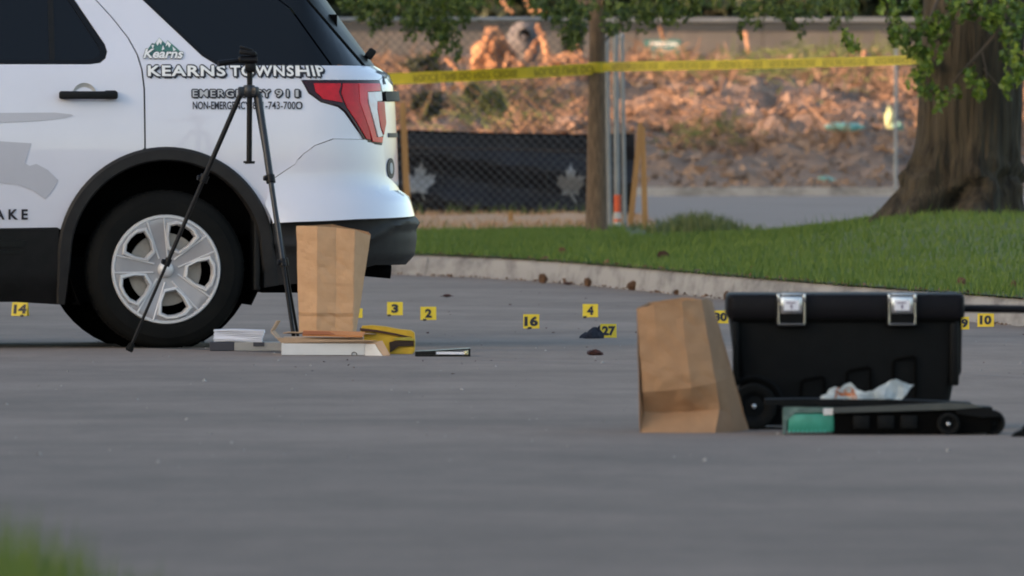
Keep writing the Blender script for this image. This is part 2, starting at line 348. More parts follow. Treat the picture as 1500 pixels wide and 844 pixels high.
# kerb as cast sections
kerb = kind(bpy.data.objects.new('kerb', None), 'structure'); col.objects.link(kerb)
prof = [(0.0, 0.0), (0.012, 0.06), (0.02, 0.115), (0.035, 0.134), (0.06, 0.142), (0.17, 0.144), (0.175, -0.02)]
poly = [Vector((p[0], p[1])) for p in KY]
res = [poly[0]]
for a, b in zip(poly[:-1], poly[1:]):
    n = max(1, int((b - a).length / 1.0))
    res += [a.lerp(b, (i + 1) / n) for i in range(n)]
for _ in range(6): res = [res[0]] + [(res[i - 1] + res[i] * 2 + res[i + 1]) / 4 for i in range(1, len(res) - 1)] + [res[-1]]
def kn(i):
    d = (res[min(i + 1, len(res) - 1)] - res[max(i - 1, 0)]).normalized(); return Vector((-d.y, d.x))
kbx, kby = [p.x for p in res], [p.y for p in res]
def kerb_y(x): return float(np.interp(x, kbx, kby))
i = 0
while i < len(res) - 1:
    j = min(i + 4, len(res) - 1); mb = MB(); vs = []
    m = len(prof)
    for k in range(i, j + 1):
        p, n = res[k].copy(), kn(k)
        if k == j and j < len(res) - 1: p = p + (res[k - 1] - p).normalized() * 0.015
        for a, h in prof: vs.append((p.x + n.x * a, p.y + n.y * a, h))
    fs = [(q * m + e, (q + 1) * m + e, (q + 1) * m + e + 1, q * m + e + 1) for q in range(j - i) for e in range(m - 1)]
    fs += [tuple(range(m)), tuple((j - i) * m + e for e in range(m))]
    mb.add(vs, fs).build('kerb_section', 'concrete', kerb, True); i = j
# lawn: heights behind the kerb; a mound carries the big tree
def sm(a, b, t): t = min(1, max(0, (t - a) / (b - a))); return t * t * (3 - 2 * t)
def lawn_z(x, y):
    d = y - kerb_y(x)
    z = 0.146 + 0.035 * sm(0, 22, d)
    mound = math.exp(-((x - 3.1) / (1.15 if x < 3.1 else 2.5)) ** 2 - ((y - 94.5) / 9.0) ** 2)
    z += 0.235 * mound * sm(0, 9, d)
    z += 0.07 * sm(108, 119, y) * (1 - sm(0.4, 1.6, x)) + 0.02 * sm(98, 112, y) * sm(0.6, 1.4, x)
    z += 0.012 * fbm(x * 1.3, y * 0.5) * sm(0.1, 2, d)
    z -= 0.14 * sm(103.5, 106.5, y) * sm(0.95, 1.5, x)
    if d < 0.05: z = 0.10
    return z
# lawn grid follows the kerb: rows at set distances behind it
def lawn():
    xs = np.concatenate([np.linspace(-40, -7, 12), np.linspace(-6.6, 7, 110), np.linspace(7.5, 18, 12)]); ds = np.concatenate([[0.1, 0.3], np.linspace(0.8, 40, 70)])
    vs = []; 
    for d in ds:
        for x in xs:
            y0 = kerb_y(x); y = min(y0 + d * max(0.15, (121 - y0) / 40), 121); vs.append((x, y, lawn_z(x, max(y, y0 + 0.1))))
    nx = len(xs)
    fs = [(j * nx + i, j * nx + i + 1, (j + 1) * nx + i + 1, (j + 1) * nx + i) for j in range(len(ds) - 1) for i in range(nx - 1)]
    return kind(MB().add(vs, fs).build('lawn', 'lawn', None, True, recalc=False), 'structure')
lawn()
def straw_edge(x): return 110.5 + 0.5 * math.sin(x * 2.1) + 1.2 * sm(0.6, 1.6, x) * 5
straw = sheet('straw_bed', 'straw', np.linspace(-9, 1.75, 60), np.linspace(0, 1, 8), lambda x, t: t)
for v in straw.data.vertices:
    t = v.co.y; y = straw_edge(v.co.x) + t * (120.5 - straw_edge(v.co.x)); v.co.y = y
    v.co.z = lawn_z(v.co.x, y) + 0.012 + 0.04 * math.sin(PI * min(1, t * 1.4)) + 0.02 * fbm(v.co.x * 3, y)
# back street beyond the lawn, its kerb and the dirt bank
MB().add([(-60, 119.5, 0.20), (1.2, 119.5, 0.20), (1.2, 103, 0.148), (60, 103, 0.148), (60, 119.5, 0.20), (60, 149.2, 0.275), (1.2, 149.2, 0.275), (-60, 149.2, 0.275)], [(0, 1, 6, 7), (2, 3, 4, 1), (1, 4, 5, 6)]).build('back_street', 'street', recalc=False)['kind'] = 'structure'
bk = MB()
bk.box((0, 149.35, 0.30), (90, 0.3, 0.14)); kind(bk.build('back_kerb', 'concrete'), 'structure')
def bank_z(x, y):
    z = float(np.interp(y, [148, 149.4, 150.5, 153, 158, 165, 172, 185, 200, 230, 400], [0.2, 0.30, 0.34, 0.52, 0.90, 1.42, 1.72, 1.95, 2.05, 2.2, 3.0]))
    a = sm(149.5, 154, y)
    z += a * (0.10 * fbm(x * 0.9, y * 0.35) + 0.13 * fbm(x * 2.1, y * 0.9, 5) + 0.05 * fbm(x * 6, y * 3, 9))
    z += a * 0.30 * math.exp(-((x - 2.6) / 2.0) ** 2 - ((y - 163) / 3.5) ** 2)
    z -= a * 0.25 * math.exp(-((x - 5.4) / 1.6) ** 2 - ((y - 170) / 6) ** 2)
    return z
def on_bank(px, py):
    """distance at which the bank surface is met on this photo row"""
    Y = 149.6
    while Y < 200 and bank_z(at(px, Y), Y) < zt(py, Y): Y += 0.1
    return Y
sheet('dirt_bank', 'dirt', np.concatenate([np.linspace(-90, -11, 14), np.linspace(-10, 10, 170), np.linspace(11, 90, 14)]), np.concatenate([np.linspace(149.3, 175, 120), np.linspace(176, 260, 24)]), bank_z)
# near verge that the blurred grass grows on
kind(MB().add([(-60, 8, 0.012), (4, 8, 0.012), (2, 27, 0.012), (-60, 28.5, 0.012)], [(0, 1, 2, 3)]).build('verge', 'lawn', recalc=False), 'structure')
def blades(name, m, X, Y, Z, h, wd, lean):
    n = len(X); a = rng.uniform(0, 2 * PI, n); hh = h * rng.uniform(0.5, 1.25, n); ww = wd * rng.uniform(0.6, 1.3, n)
    la = rng.uniform(0, 2 * PI, n); ll = hh * lean * rng.uniform(0.1, 1, n)
    P = np.zeros((n, 3, 3)); P[:, 0, 0] = X - np.cos(a) * ww; P[:, 0, 1] = Y - np.sin(a) * ww; P[:, 0, 2] = Z - 0.01
    P[:, 1, 0] = X + np.cos(a) * ww; P[:, 1, 1] = Y + np.sin(a) * ww; P[:, 1, 2] = Z - 0.01
    P[:, 2, 0] = X + np.cos(la) * ll; P[:, 2, 1] = Y + np.sin(la) * ll; P[:, 2, 2] = Z + hh
    o = quads(name, m, P); return kind(o, 'stuff')
X, Y, Z, H = [], [], [], []
while len(X) < 85000:
    x = random.uniform(-2.6, 5.2); k = kerb_y(x)
    top = 112 if x < 0.9 else 103.5
    y = k + 0.2 + (top - k) * random.random() ** 1.1
    if abs(x) / y > 0.041: continue
    if x < 1.7 and y > straw_edge(x) + random.uniform(-0.8, 0.5): continue
    X.append(x); Y.append(y); Z.append(lawn_z(x, y)); H.append(0.042 if random.random() > 0.03 else 0.09)
g = blades('lawn_grass', 'grass', np.array(X), np.array(Y), np.array(Z), np.array(H), 0.0055, 0.7)
tag(g, 'short mown green grass covering the lawn behind the kerb', 'grass')
n = 1700; X = -0.99 + np.abs(rng.normal(0, 0.17, n)); Y = rng.uniform(23, 26.5, n); X = X * Y / 25
hh = np.clip(0.25 - 0.22 * (X * 25 / Y + 0.95) / 0.6, 0.06, 0.25)
g = blades('verge_grass', 'grass', X, Y, np.full(n, 0.012), hh, 0.004, 0.35); tag(g, 'blurred tuft of tall green grass in the near left corner', 'grass')
# weeds at the end of the straw bed, by the stakes, and along the screen foot
wx = np.concatenate([rng.normal(1.50, 0.22, 1100), rng.uniform(-2.2, 0.9, 500), rng.normal(-1.15, 0.3, 250)]); wy = np.concatenate([rng.uniform(108.5, 113, 1100), rng.uniform(116.5, 118.5, 500), rng.uniform(110.5, 112, 250)])
wz = np.array([max(lawn_z(a, b), 0.165 if a > 1.0 else 0) for a, b in zip(wx, wy)]); wh = np.concatenate([0.165 - 0.08 * np.abs(wx[:1100] - 1.5) / 0.4, np.full(500, 0.13), np.full(250, 0.08)])
tag(blades('weeds', 'weed', wx, wy, wz, wh, 0.012, 0.9), 'long weeds growing beside the stakes and along the black screen', 'weeds')
n = 5000; sx_ = rng.uniform(-2.4, 1.7, n); sy_ = np.array([straw_edge(a) for a in sx_]) + rng.uniform(0, 1, n) ** 1.3 * 8
tag(blades('straw_litter', 'straw', sx_, sy_, np.array([lawn_z(a, b) + 0.02 for a, b in zip(sx_, sy_)]), 0.05, 0.01, 1.6), 'tan straw mulch lying in front of the black screen', 'straw')
# pale grit on the road
n = 240; px = rng.uniform(0, 1500, n); py = 500 + 190 * rng.uniform(0, 1, n) ** 1.6; Yp = F / (py - HZ); Xp = (px - 750) / F * Yp
r_ = rng.uniform(0.002, 0.0065, n) * np.where(rng.random(n) > 0.9, 1.7, 1)
P = np.zeros((n * 4, 3, 3))
for i in range(n):
    c = [(Xp[i] + r_[i] * math.cos(t), Yp[i] + r_[i] * math.sin(t), 0.001) for t in (0.2, 1.9, 3.3, 4.9)]; tp = (Xp[i], Yp[i], 0.001 + r_[i] * 1.1)
    for q in range(4): P[i * 4 + q] = [c[q], c[(q + 1) % 4], tp]
me_v = P.reshape(-1, 3)
tag(kind(quads('road_grit', 'pebble', P), 'stuff'), 'scattered pale grit on the grey asphalt', 'gravel')

n = 900; lx = rng.uniform(-2.2, 2.8, n); ly = np.array([kerb_y(a) for a in lx]); off = np.where(rng.random(n) < 0.6, -np.abs(rng.normal(0.02, 0.25, n)), 0.1 + np.abs(rng.normal(0.05, 0.12, n)))
lz = np.where(off < 0, 0.002, 0.147); c = np.stack([lx, ly + off, lz], 1); sz_ = rng.uniform(0.005, 0.018, n) * np.where(rng.random(n) > 0.93, 1.8, 1)
tv = rng.normal(0, 1, (n, 4, 3)) * 0.6; tv[:, :, 2] = np.abs(tv[:, :, 2]) * 0.8; P = c[:, None, :] + tv * sz_[:, None, None]
tag(kind(quads('gutter_litter', 'cone', np.stack([P[:, [0, 1, 2]], P[:, [0, 1, 3]], P[:, [1, 2, 3]], P[:, [0, 2, 3]]], 1).reshape(-1, 3, 3)), 'stuff'), 'small brown plant litter in the gutter and on the kerb', 'litter')

n = 150; px = rng.uniform(420, 1500, n); py = rng.uniform(425, 560, n); Yp = F / (py - HZ); Xp = (px - 750) / F * Yp; kp = np.array([y < kerb_y(x) - 0.2 for x, y in zip(Xp, Yp)]); Xp, Yp = Xp[kp], Yp[kp]; n = len(Xp)
c = np.stack([Xp, Yp, np.full(n, 0.002)], 1); sz_ = rng.uniform(0.004, 0.011, n); tv = rng.normal(0, 1, (n, 4, 3)) * 0.6; tv[:, :, 2] = np.abs(tv[:, :, 2]) * 0.8; P = c[:, None, :] + tv * sz_[:, None, None]
tag(kind(quads('road_specks', 'cone_red', np.stack([P[:, [0, 1, 2]], P[:, [0, 1, 3]], P[:, [1, 2, 3]], P[:, [0, 2, 3]]], 1).reshape(-1, 3, 3)), 'stuff'), 'tiny dark specks of debris on the road round the markers', 'debris')
M['decal_grey'] = mat('decal_grey', (0.55, 0.55, 0.61), 0.4, (0.51, 0.51, 0.57), 3)  # pale grey of the flat shapes on the rear door
# ------------------------------------------------------------------ POLICE SUV (local x to its rear, y into it, z up; rear wheel contact at origin)
CS = 320.0
car = thing('police_suv', 'white police SUV with black trim parked at left, township lettering on its rear side', 'police car', (at(244, 62.45), 62.45, 0), R(6.2))
def cx(px): return (px - 244) / CS
def cz(py): return (510 - py) / CS
BW, NX = 0.97, 2.6
def tum(z):
    if z >= 1.28: return 0.046 + (z - 1.28) * 0.42
    return 0.05 * ((z - 0.85) / 0.45) ** 2 if z > 0.85 else 0.03 * ((0.85 - z) / 0.4) ** 2
X0, LA = 0.60, 1.0
def xr_t(z): return float(np.interp(z, [0.3, 0.62, 0.75, 0.9, 1.12, 1.2, 1.25, 1.28, 1.31], [1.11, 1.13, 1.145, 1.14, 1.13, 1.12, 1.10, 1.06, 1.00]))
def xr_g(z): return 1.03 - (z - 1.297) * 0.757
def xr_b(z): return float(np.interp(z, [0.28, 0.36, 0.42, 0.5, 0.60, 0.66, 0.69, 0.72, 1.0], [1.08, 1.15, 1.205, 1.215, 1.205, 1.19, 1.18, 1.14, 1.12]))
def surf(xr, out=0.0):
    def fn(s, z):
        t = tum(z); a = xr(z) + out - X0
        if s <= X0: return (s, t - out, z)
        ph = (s - X0) / LA * PI / 2
        if ph > PI: return (X0 - (s - X0 - 2 * LA), 2 * BW - t + out, z)
        c = math.cos(ph); b = BW - t + out
        y = BW - math.copysign(abs(c) ** (2 / NX), c) * b
        return (X0 + a * max(0.0, math.sin(ph)) ** (2 / NX), y, z)
    return fn
def s_of(x, z, xr):
    if x <= X0 - 0.05: return x
    f = surf(xr); lo, hi = X0 - 0.1, X0 + LA * 0.86
    for _ in range(40):
        m = (lo + hi) / 2; q = f(m, z)
        if q[0] * 0.994 - q[1] * 0.108 < x * 1.0: lo = m
        else: hi = m
    return lo
def outl(pts, xr): return [(s_of(cx(a), cz(b), xr), cz(b)) for a, b in pts]
def dense(pts, step=14):
    o = []
    for (a, b), (c, d) in zip(pts, pts[1:] + pts[:1]):
        k = max(1, int(math.hypot(c - a, d - b) / step)); o += [(a + (c - a) * i / k, b + (d - b) * i / k) for i in range(k)]
    return o
def arc(cxp, cyp, r, a0, a1, n=24):
    return [(cxp + r * math.cos(R(a0 + (a1 - a0) * i / n)), cyp - r * math.sin(R(a0 + (a1 - a0) * i / n))) for i in range(n + 1)]
AC = (244, 375)
def fl(mirror=False): pass
ST, SG, SB = surf(xr_t), surf(xr_g), surf(xr_b)
# body shell: quarter panel with lamp cutout
seam = [(128, -30), (145, 0), (168, 26), (190, 55), (203, 80), (209, 102), (212, 130), (212.5, 217)]
lamp = [(442, 118), (452, 135), (470, 148), (495, 155), (505, 163), (520, 185), (533, 208), (557, 211), (562, 180), (558, 135), (553, 118)]
qp = [(p[0] + 1.2, p[1]) for p in seam] + [p for p in arc(*AC, 159, 100, 16) if p[0] > 215] + [(400, 262), (432, 240), (444, 225), (460, 213), (487, 203), (531, 204)] + \
     [(518, 186), (503, 164.5), (494, 157), (469, 150), (451, 137), (440, 117), (553, 117), (549, 96), (335, 96), (320, 93), (300, 80), (262, 42), (217, 0), (192, -30)]
body = panel('body', 'white_paint', car, outl(dense(qp), xr_t), ST, depth=0.03)
# roof, hood and far side as one shell behind
def shell():
    mb = MB(); secs = []
    P = [(-3.85, 0.70, 0.55), (-3.80, 0.92, 0.62), (-3.5, 1.02, 0.72), (-2.75, 1.13, 0.80), (-2.45, 1.17, 0.82), (-1.75, 1.62, 0.66), (-1.2, 1.74, 0.66), (-0.4, 1.76, 0.66), (0.35, 1.72, 0.66), (0.72, 1.66, 0.64)]
    for x, z, hw in P:
        secs.append([(x, BW + hw * c, z - 0.05 * abs(c) ** 3 - (0.04 if abs(c) == 1 else 0)) for c in (-1, -0.9, -0.6, -0.2, 0.2, 0.6, 0.9, 1)])
    vs = [p for s_ in secs for p in s_]; k = 8
    mb.add(vs, [(i * k + j, i * k + j + 1, (i + 1) * k + j + 1, (i + 1) * k + j) for i in range(len(P) - 1) for j in range(k - 1)])
    return mb.build('roof_and_hood', 'white_paint', car, True)
shell()
# near side ahead of the quarter panel: rear door, front door, fender (the last two outside the frame)
def doorpx(dx): return dx
door = [(p[0] - 1.2, p[1]) for p in seam] + [p for p in arc(*AC, 159, 101, 166) if p[0] < 211] + [(84, 333), (-150, 336), (-158, 200), (-160, 96), (-160, -30)]
win_r = [(-400, 93), (132, 93), (146, 91), (153, 85), (156, 76), (153, 66), (111, 0), (92, -30), (-400, -30)]
win_hole = [(-140, 94.5), (133, 94.5), (148, 92.5), (156, 86), (159, 76), (156, 65), (114, 0), (100, -24), (-140, -24)]
rd = panel('rear_door', 'white_paint', car, outl(dense(door), xr_t), ST, holes=[outl(win_hole, xr_t)], depth=0.03)
panel('window_seal', 'black_gloss', rd, outl([(-139, 94), (132.6, 94), (147, 92), (155.5, 85.5), (158.5, 76), (155.5, 65.2), (113.5, 0.2), (99, -24), (-139, -24)], xr_t), surf(xr_t, -0.004),
      holes=[outl([(-136, 88), (129, 88), (140, 86), (147, 81), (149, 74), (146, 66), (106, 2), (92, -22), (-136, -22)], xr_t)], depth=0.02)
panel('door_glass', 'glass_dark', rd, outl([(-136, 89), (74, 89), (74, -22), (-136, -22)], xr_t), surf(xr_t, -0.012), depth=0)
panel('corner_glass', 'glass_dark', rd, outl([(82, 89), (130, 89), (141, 87), (148, 82), (150, 74), (147, 66), (107, 2), (93, -22), (82, -22)], xr_t), surf(xr_t, -0.012), depth=0)
panel('window_divider', 'black_plastic', rd, outl([(74, 90), (82, 90), (82, -22), (74, -22)], xr_t), surf(xr_t, -0.006), depth=0.01)
# handle: recess dish and bar
hm = MB(); hx, hz = cx(124), cz(139)
hm.lathe([(0.001, 0.012), (0.03, 0.010), (0.048, 0.004), (0.055, -0.001)], 28, 'y', (0, 0, 0))
dish = hm.build('handle_recess', mat('dish_white', (0.55, 0.55, 0.55), 0.5, (0.5, 0.5, 0.5), 6), rd, True); dish.location = (hx, ST(hx, hz)[1] - 0.003, hz)
hb = MB(); hy = ST(hx, hz)[1]
hb.rbox((cx(129), hy - 0.045, cz(139.5)), (0.27, 0.022, 0.036), 0.010, seg=3); hb.rbox((cx(95), hy - 0.022, cz(139)), (0.05, 0.05, 0.034), 0.008); hb.rbox((cx(162), hy - 0.022, cz(139)), (0.055, 0.05, 0.040), 0.008)
hb.build('door_handle', 'black_plastic', rd, True)
fdoor = [(-152, 336), (-420, 340), (-470, 300), (-470, 96), (-152, 96)]
fd = panel('front_door', 'white_paint', car, outl(dense(fdoor), xr_t), ST, depth=0.03)
panel('front_window', 'glass_dark', fd, outl([(-150, 95), (-440, 95), (-300, -30), (-150, -30)], xr_t), surf(xr_t, -0.01), depth=0.01)
fend = [(-472, 250), (-472, 96), (-700, 112), (-960, 150), (-975, 330), (-835, 330)] + arc(-671, 375, 159, 16, 160)[0:] + []
def fsurf(s, z):
    t = max(0, (-3.05 - s)) ; return (s, tum(z) + 0.35 * t * t / 0.75 + 0.1 * max(0, t - 0.55), z)
panel('front_fender', 'white_paint', car, [(cx(a), cz(b)) for a, b in dense([(-472, 96), (-472, 335), (-516, 335)] + arc(-671, 375, 159, 14, 166) + [(-835, 340), (-1060, 340), (-1060, 190), (-990, 130), (-700, 108)])], fsurf, depth=0.03)
# dark core so nothing shows through
core = MB(); core.box((-1.55, BW, 0.78), (1.9, 1.7, 0.85)); core.box((0.0, BW, 0.86), (1.3, 1.30, 0.68)); core.box((0.68, BW, 0.72), (0.5, 1.55, 0.72)); core.box((-3.1, BW, 0.72), (1.25, 1.1, 0.5))
core.box((-0.7, BW, 1.40), (2.5, 1.5, 0.42)); core.box((0.66, BW, 1.38), (0.3, 1.4, 0.3)); core.box((-1.3, BW, 0.31), (2.2, 1.5, 0.20)); core.box((0.68, BW, 0.40), (0.35, 1.2, 0.14))
core.build('underbody', 'black_soft', car)
# dark quarter glass, pillar glass, rear window
panel('quarter_window', 'glass_dark', car, outl(dense([(216, 0), (261, 43), (300, 81), (321, 94.5), (334, 95.5), (484, 95.5), (414, 0), (392, -30), (190, -30)]), xr_g), surf(xr_g, -0.006), depth=0.0)
panel('quarter_window_trim', 'black_gloss', car, outl([(187, -30), (215, 1), (259, 44), (298, 82), (319, 95), (334, 96.5), (334, 93.5), (321, 91), (302, 79), (263, 41), (219, -2), (191, -30)], xr_g), surf(xr_g, 0.002), depth=0.02)
panel('pillar_glass', 'glass_dark', car, outl(dense([(487, 95.5), (533, 95.5), (451, 0), (432, -28), (395, -28), (417, 0)]), xr_g), surf(xr_g, -0.005), depth=0.0)
panel('pillar_trim', 'glass_mid', car, outl(dense([(533, 95.5), (540, 95.5), (464, 0), (445, -28), (432, -28), (451, 0)]), xr_g), surf(xr_g, 0.004), depth=0.02)
zz0, zz1 = cz(96), cz(-30)
sL = lambda z, px: s_of(cx(px), z, xr_g)
far = lambda s_: 2 * (X0 + LA) - s_
lo_s, hi_s = s_of(cx(540), zz0, xr_g), s_of(cx(445), cz(-28), xr_g)
rw = panel('rear_window', 'glass_mid', car, [(lo_s, zz0), (far(lo_s), zz0), (far(hi_s), cz(-28)), (hi_s, cz(-28))], SG, depth=0.0, sx=0.04)
sp = MB()
for k in range(11):
    pass
panel('roof_spoiler', 'white_paint', car, [(0.62, 1.665), (far(0.62), 1.665), (far(0.62), 1.74), (0.62, 1.74)], surf(lambda z: 0.86), depth=0.05, sx=0.05)
# tailgate
tl = [(549, 97), (554, 117), (559, 135), (563, 180), (558, 213), (562, 260), (586, 288)]
L_ = [(s_of(cx(a), cz(b), xr_t), cz(b)) for a, b in tl]
tg = panel('tailgate', 'white_paint', car, L_ + [(far(a), b) for a, b in L_[::-1]], ST, depth=0.03, sx=0.03, sz=0.03)
sA = s_of(cx(558), cz(140), xr_t)
panel('trim_bar', 'black_plastic', tg, [(sA, cz(147.5)), (far(sA), cz(147.5)), (far(sA), cz(133.5)), (sA, cz(133.5))], surf(xr_t, 0.022), depth=0.03, sx=0.03)
def emboss(sc, zc, rs, rz, n=28): return [(sc + rs * math.cos(2 * PI * i / n), zc + rz * math.sin(2 * PI * i / n)) for i in range(n)]
sB = s_of(cx(570.5), cz(247), xr_t)
panel('badge', 'letter_black', tg, emboss(sB, cz(247), 0.055, 0.047), surf(xr_t, 0.004), depth=0.004, sx=0.02)
panel('badge_face', 'letter_grey', tg, emboss(sB, cz(247), 0.022, 0.026), surf(xr_t, 0.006), depth=0.002, sx=0.02)
sC = s_of(cx(567), cz(198), xr_t); sD = s_of(cx(579), cz(198), xr_t)
panel('name_plate', 'letter_black', tg, [(sC, cz(201.5)), (sD, cz(201.5)), (sD, cz(195)), (sC, cz(195))], surf(xr_t, 0.004), depth=0.004, sx=0.02)
sP0, sP1 = s_of(cx(556), cz(110), xr_t), far(s_of(cx(556), cz(110), xr_t))
lettering('tailgate_lettering', 'letter_black', tg, 'POLICE', sP0, sP1, cz(123), cz(103), surf(xr_t, 0.004), off=0.01)
wp = MB(); gx = SG(0.9, cz(80)); wp.rbox((cx(557), 0.42, cz(78)), (0.035, 0.05, 0.05), 0.008, Matrix.Rotation(R(35), 3, 'Y'))
wp.tube([(cx(552), 0.42, cz(84)), (cx(545), 0.55, cz(92)), (cx(546), 0.8, cz(95))], 0.008, 6); wp.build('rear_wiper', 'black_plastic', tg, True)
# license plate recess, far lamp are out of sight: far lamp mirrored for completeness
tlp = panel('tail_light', 'lens_dark', car, outl(dense(lamp, 8), xr_t), surf(xr_t, 0.006), depth=0.035, sx=0.02, sz=0.02)
panel('brake_lens', 'lens_red', tlp, outl(dense([(458, 122), (497, 122), (494, 135), (500, 150), (472, 145), (461, 134)], 8), xr_t), surf(xr_t, 0.011), depth=0.006, sx=0.02, sz=0.02)
panel('indicator_lens', 'lens_red', tlp, outl(dense([(500, 122), (522, 122), (524, 150), (538, 192), (540, 205), (534, 203), (521, 180), (507, 158), (503, 150), (498, 136)], 8), xr_t), surf(xr_t, 0.010), depth=0.006, sx=0.02, sz=0.02)
M['lens_pink'] = mat('lens_pink', (0.85, 0.06, 0.07), 0.2, (0.72, 0.03, 0.045), 12)
panel('outer_lens', 'lens_pink', tlp, outl(dense([(522.5, 122), (552, 122), (553, 133), (535, 134), (535, 150), (541, 172), (548, 201), (557, 201), (556, 209), (543, 207.5), (538.5, 191), (524.5, 150)], 8), xr_t), surf(xr_t, 0.012), depth=0.006, sx=0.02, sz=0.02)
panel('reverse_lens', 'lens_clear', tlp, outl(dense([(535, 135), (554, 134), (555, 147.5), (548, 148), (548, 160), (552, 186), (556, 199), (550, 201), (543, 174), (537, 152)], 8), xr_t), surf(xr_t, 0.014), depth=0.006, sx=0.02, sz=0.02)
panel('side_reflector', 'lens_red', tlp, outl(dense([(549, 149), (558.5, 149), (561, 180), (558, 197), (554, 187), (549, 160)], 8), xr_t), surf(xr_t, 0.013), depth=0.006, sx=0.02, sz=0.02)
# bumper: white cap and black lower part, wrapped round to the far side
def wrap(pts, xr):
    a = [(s_of(cx(p), cz(q), xr), cz(q)) for p, q in pts]; return a
bl = wrap(dense([(433, 242), (401, 264), (397.5, 326), (413, 325)], 10), xr_b)
m_ = 2 * (X0 + LA)
def bsurf(s, z):
    p = surf(xr_b, 0.012)(s, z)
    k = tum(z) - tum(0.83) if z < 0.83 else 0.0
    bul = k + 0.055 * (1 - sm(0.56, 0.80, z)) * sm(0.35, 0.62, s) if p[1] < BW else 0.0
    return (p[0], p[1] - bul, p[2])
edge = [(400.4, 262.6), (432, 240.6), (444, 225.6), (460, 213.6), (487, 203.8), (531, 204.8), (545, 211.5), (557, 213.5)]
topb = [(s_of(cx(a), cz(b), xr_b), cz(b)) for a, b in edge] + [(s_of(cx(561), cz(258), xr_b), cz(258)), (s_of(cx(588), cz(289), xr_t) , cz(289))]
s_end = X0 + LA
bp_out = topb + [(s_end, cz(290)), (s_end, cz(317))] + [(s_of(cx(606), cz(317), xr_b), cz(317)), (s_of(cx(520), cz(321), xr_b), cz(321)), (cx(412), cz(326)), (cx(399.5), cz(327)), (cx(394), cz(312)), (cx(388), cz(300))]
panel('bumper_cover', 'white_paint', car, bp_out, bsurf, depth=0.03, sx=0.03, sz=0.03)
panel('bumper_cover', 'white_paint', car, [(m_ - a, b) for a, b in [(1.1, cz(292)), (s_end, cz(290)), (s_end, cz(317)), (0.62, cz(317)), (0.62, cz(262))]], surf(xr_b, 0.012), depth=0.03)
bmp2 = [(cx(399), cz(328)), (cx(412), cz(327)), (s_of(cx(520), cz(322), xr_b), cz(322)), (s_of(cx(606), cz(318), xr_b), cz(318)), (far(s_of(cx(606), cz(318), xr_b)), cz(318)), (far(0.60), cz(325)), (far(0.60), cz(385)),
        (far(s_of(cx(596), cz(390), xr_b)), cz(390)), (s_of(cx(596), cz(390), xr_b), cz(390)), (s_of(cx(545), cz(389), xr_b), cz(389)), (cx(505), cz(399)), (cx(440), cz(416)), (cx(404), cz(418)), (cx(405), cz(370))]
def lsurf(s, z):
    p = surf(xr_b, 0.016)(s, z); k = 0.018 * sm(0.50, 0.44, z) if False else 0
    g = 0.022 * math.exp(-((z - (0.47 + 0.10 * sm(0.75, 1.15, s))) / 0.018) ** 2)
    return (p[0] + g * sm(0.9, 1.2, s), p[1] - g * (1 - sm(0.9, 1.3, s)), p[2])
lb = panel('lower_bumper', 'trim_grey', car, bmp2, lsurf, depth=0.03, sx=0.03, sz=0.02)
ex = MB(); ex.tube([(0.55, 0.35, 0.40), (0.95, 0.30, 0.355), (1.06, 0.30, 0.345)], 0.032, 12); ex.build('exhaust_pipe', 'black_soft', car, True)
fb = MB(); fb.box((-3.9, BW, 0.55), (0.25, 1.5, 0.5)); fb.build('front_bumper', 'black_plastic', car)
# arch trims (flares), sill cladding with bright inserts
def archtrim(ax, a0, a1, legl, legr, name='wheel_arch_trim'):
    mb = MB(); prs = []
    ang = [a0 + (a1 - a0) * i / 40 for i in range(41)]
    ring = [(math.cos(R(a)), math.sin(R(a))) for a in ang]
    cxx, czz = ax, cz(375)
    L = []
    def sec(pi, po): # inner and outer point in (x,z): lip profile
        d = Vector((po[0] - pi[0], po[1] - pi[1])); q = []
        for t, out in ((1.0, 0.0), (0.97, 0.018), (0.80, 0.026), (0.12, 0.024), (0.0, 0.012), (0.0, -0.10)):
            x = pi[0] + d.x * t; z = pi[1] + d.y * t; q.append((x, tum(z) - out, z))
        return q
    ri, ro = 139 / CS, 160 / CS
    secs = []
    if legl:
        for (p, q) in legl: secs.append(sec((cx(p[0]) , cz(p[1])), (cx(q[0]), cz(q[1]))))
    for c, s_ in ring: secs.append(sec((cxx + ri * c, czz + ri * s_), (cxx + ro * c, czz + ro * s_)))
    if legr:
        for (p, q) in legr: secs.append(sec((cx(p[0]), cz(p[1])), (cx(q[0]), cz(q[1]))))
    vs = [p for q in secs for p in q]; k = 6
    mb.add(vs, [(i * k + j, i * k + j + 1, (i + 1) * k + j + 1, (i + 1) * k + j) for i in range(len(secs) - 1) for j in range(k - 1)])
    return mb.build(name, 'trim_grey', car, True, recalc=True)
archtrim(0.0, 176, 4, [((97, 446), (84, 446)), ((102, 410), (84, 408))], [((386, 395), (407, 392)), ((386, 422), (410, 418))])
archtrim(-2.86, 176, 4, [((-819, 446), (-832, 446))], [((-533, 446), (-515, 446))])
for axx in (0.0, -2.86):
    for ya, yb_ in ((0.02, 0.52), (1.92, 1.42)):
        lin = MB(); lin.lathe([(0.452, ya), (0.452, yb_), (0.02, yb_)], 48, 'y', (axx, 0.0, cz(375)))
        lin.f = [f for f in lin.f if max(lin.v[i][2] for i in f) > 0.235]; lin.build('wheel_arch_liner', 'black_soft', car, True, recalc=False)
sill = [(86, 335), (-560, 337), (-560, 440), (0, 441), (86, 446)]
sl = panel('sill_cladding', 'black_plastic', car, [(cx(a), cz(b)) for a, b in sill], lambda s, z: (s, tum(z) - 0.012 - 0.03 * sm(0.40, 0.30, z) if False else tum(z) - 0.014 + 0.03 * sm(0.30, 0.22, z), z), depth=0.04)
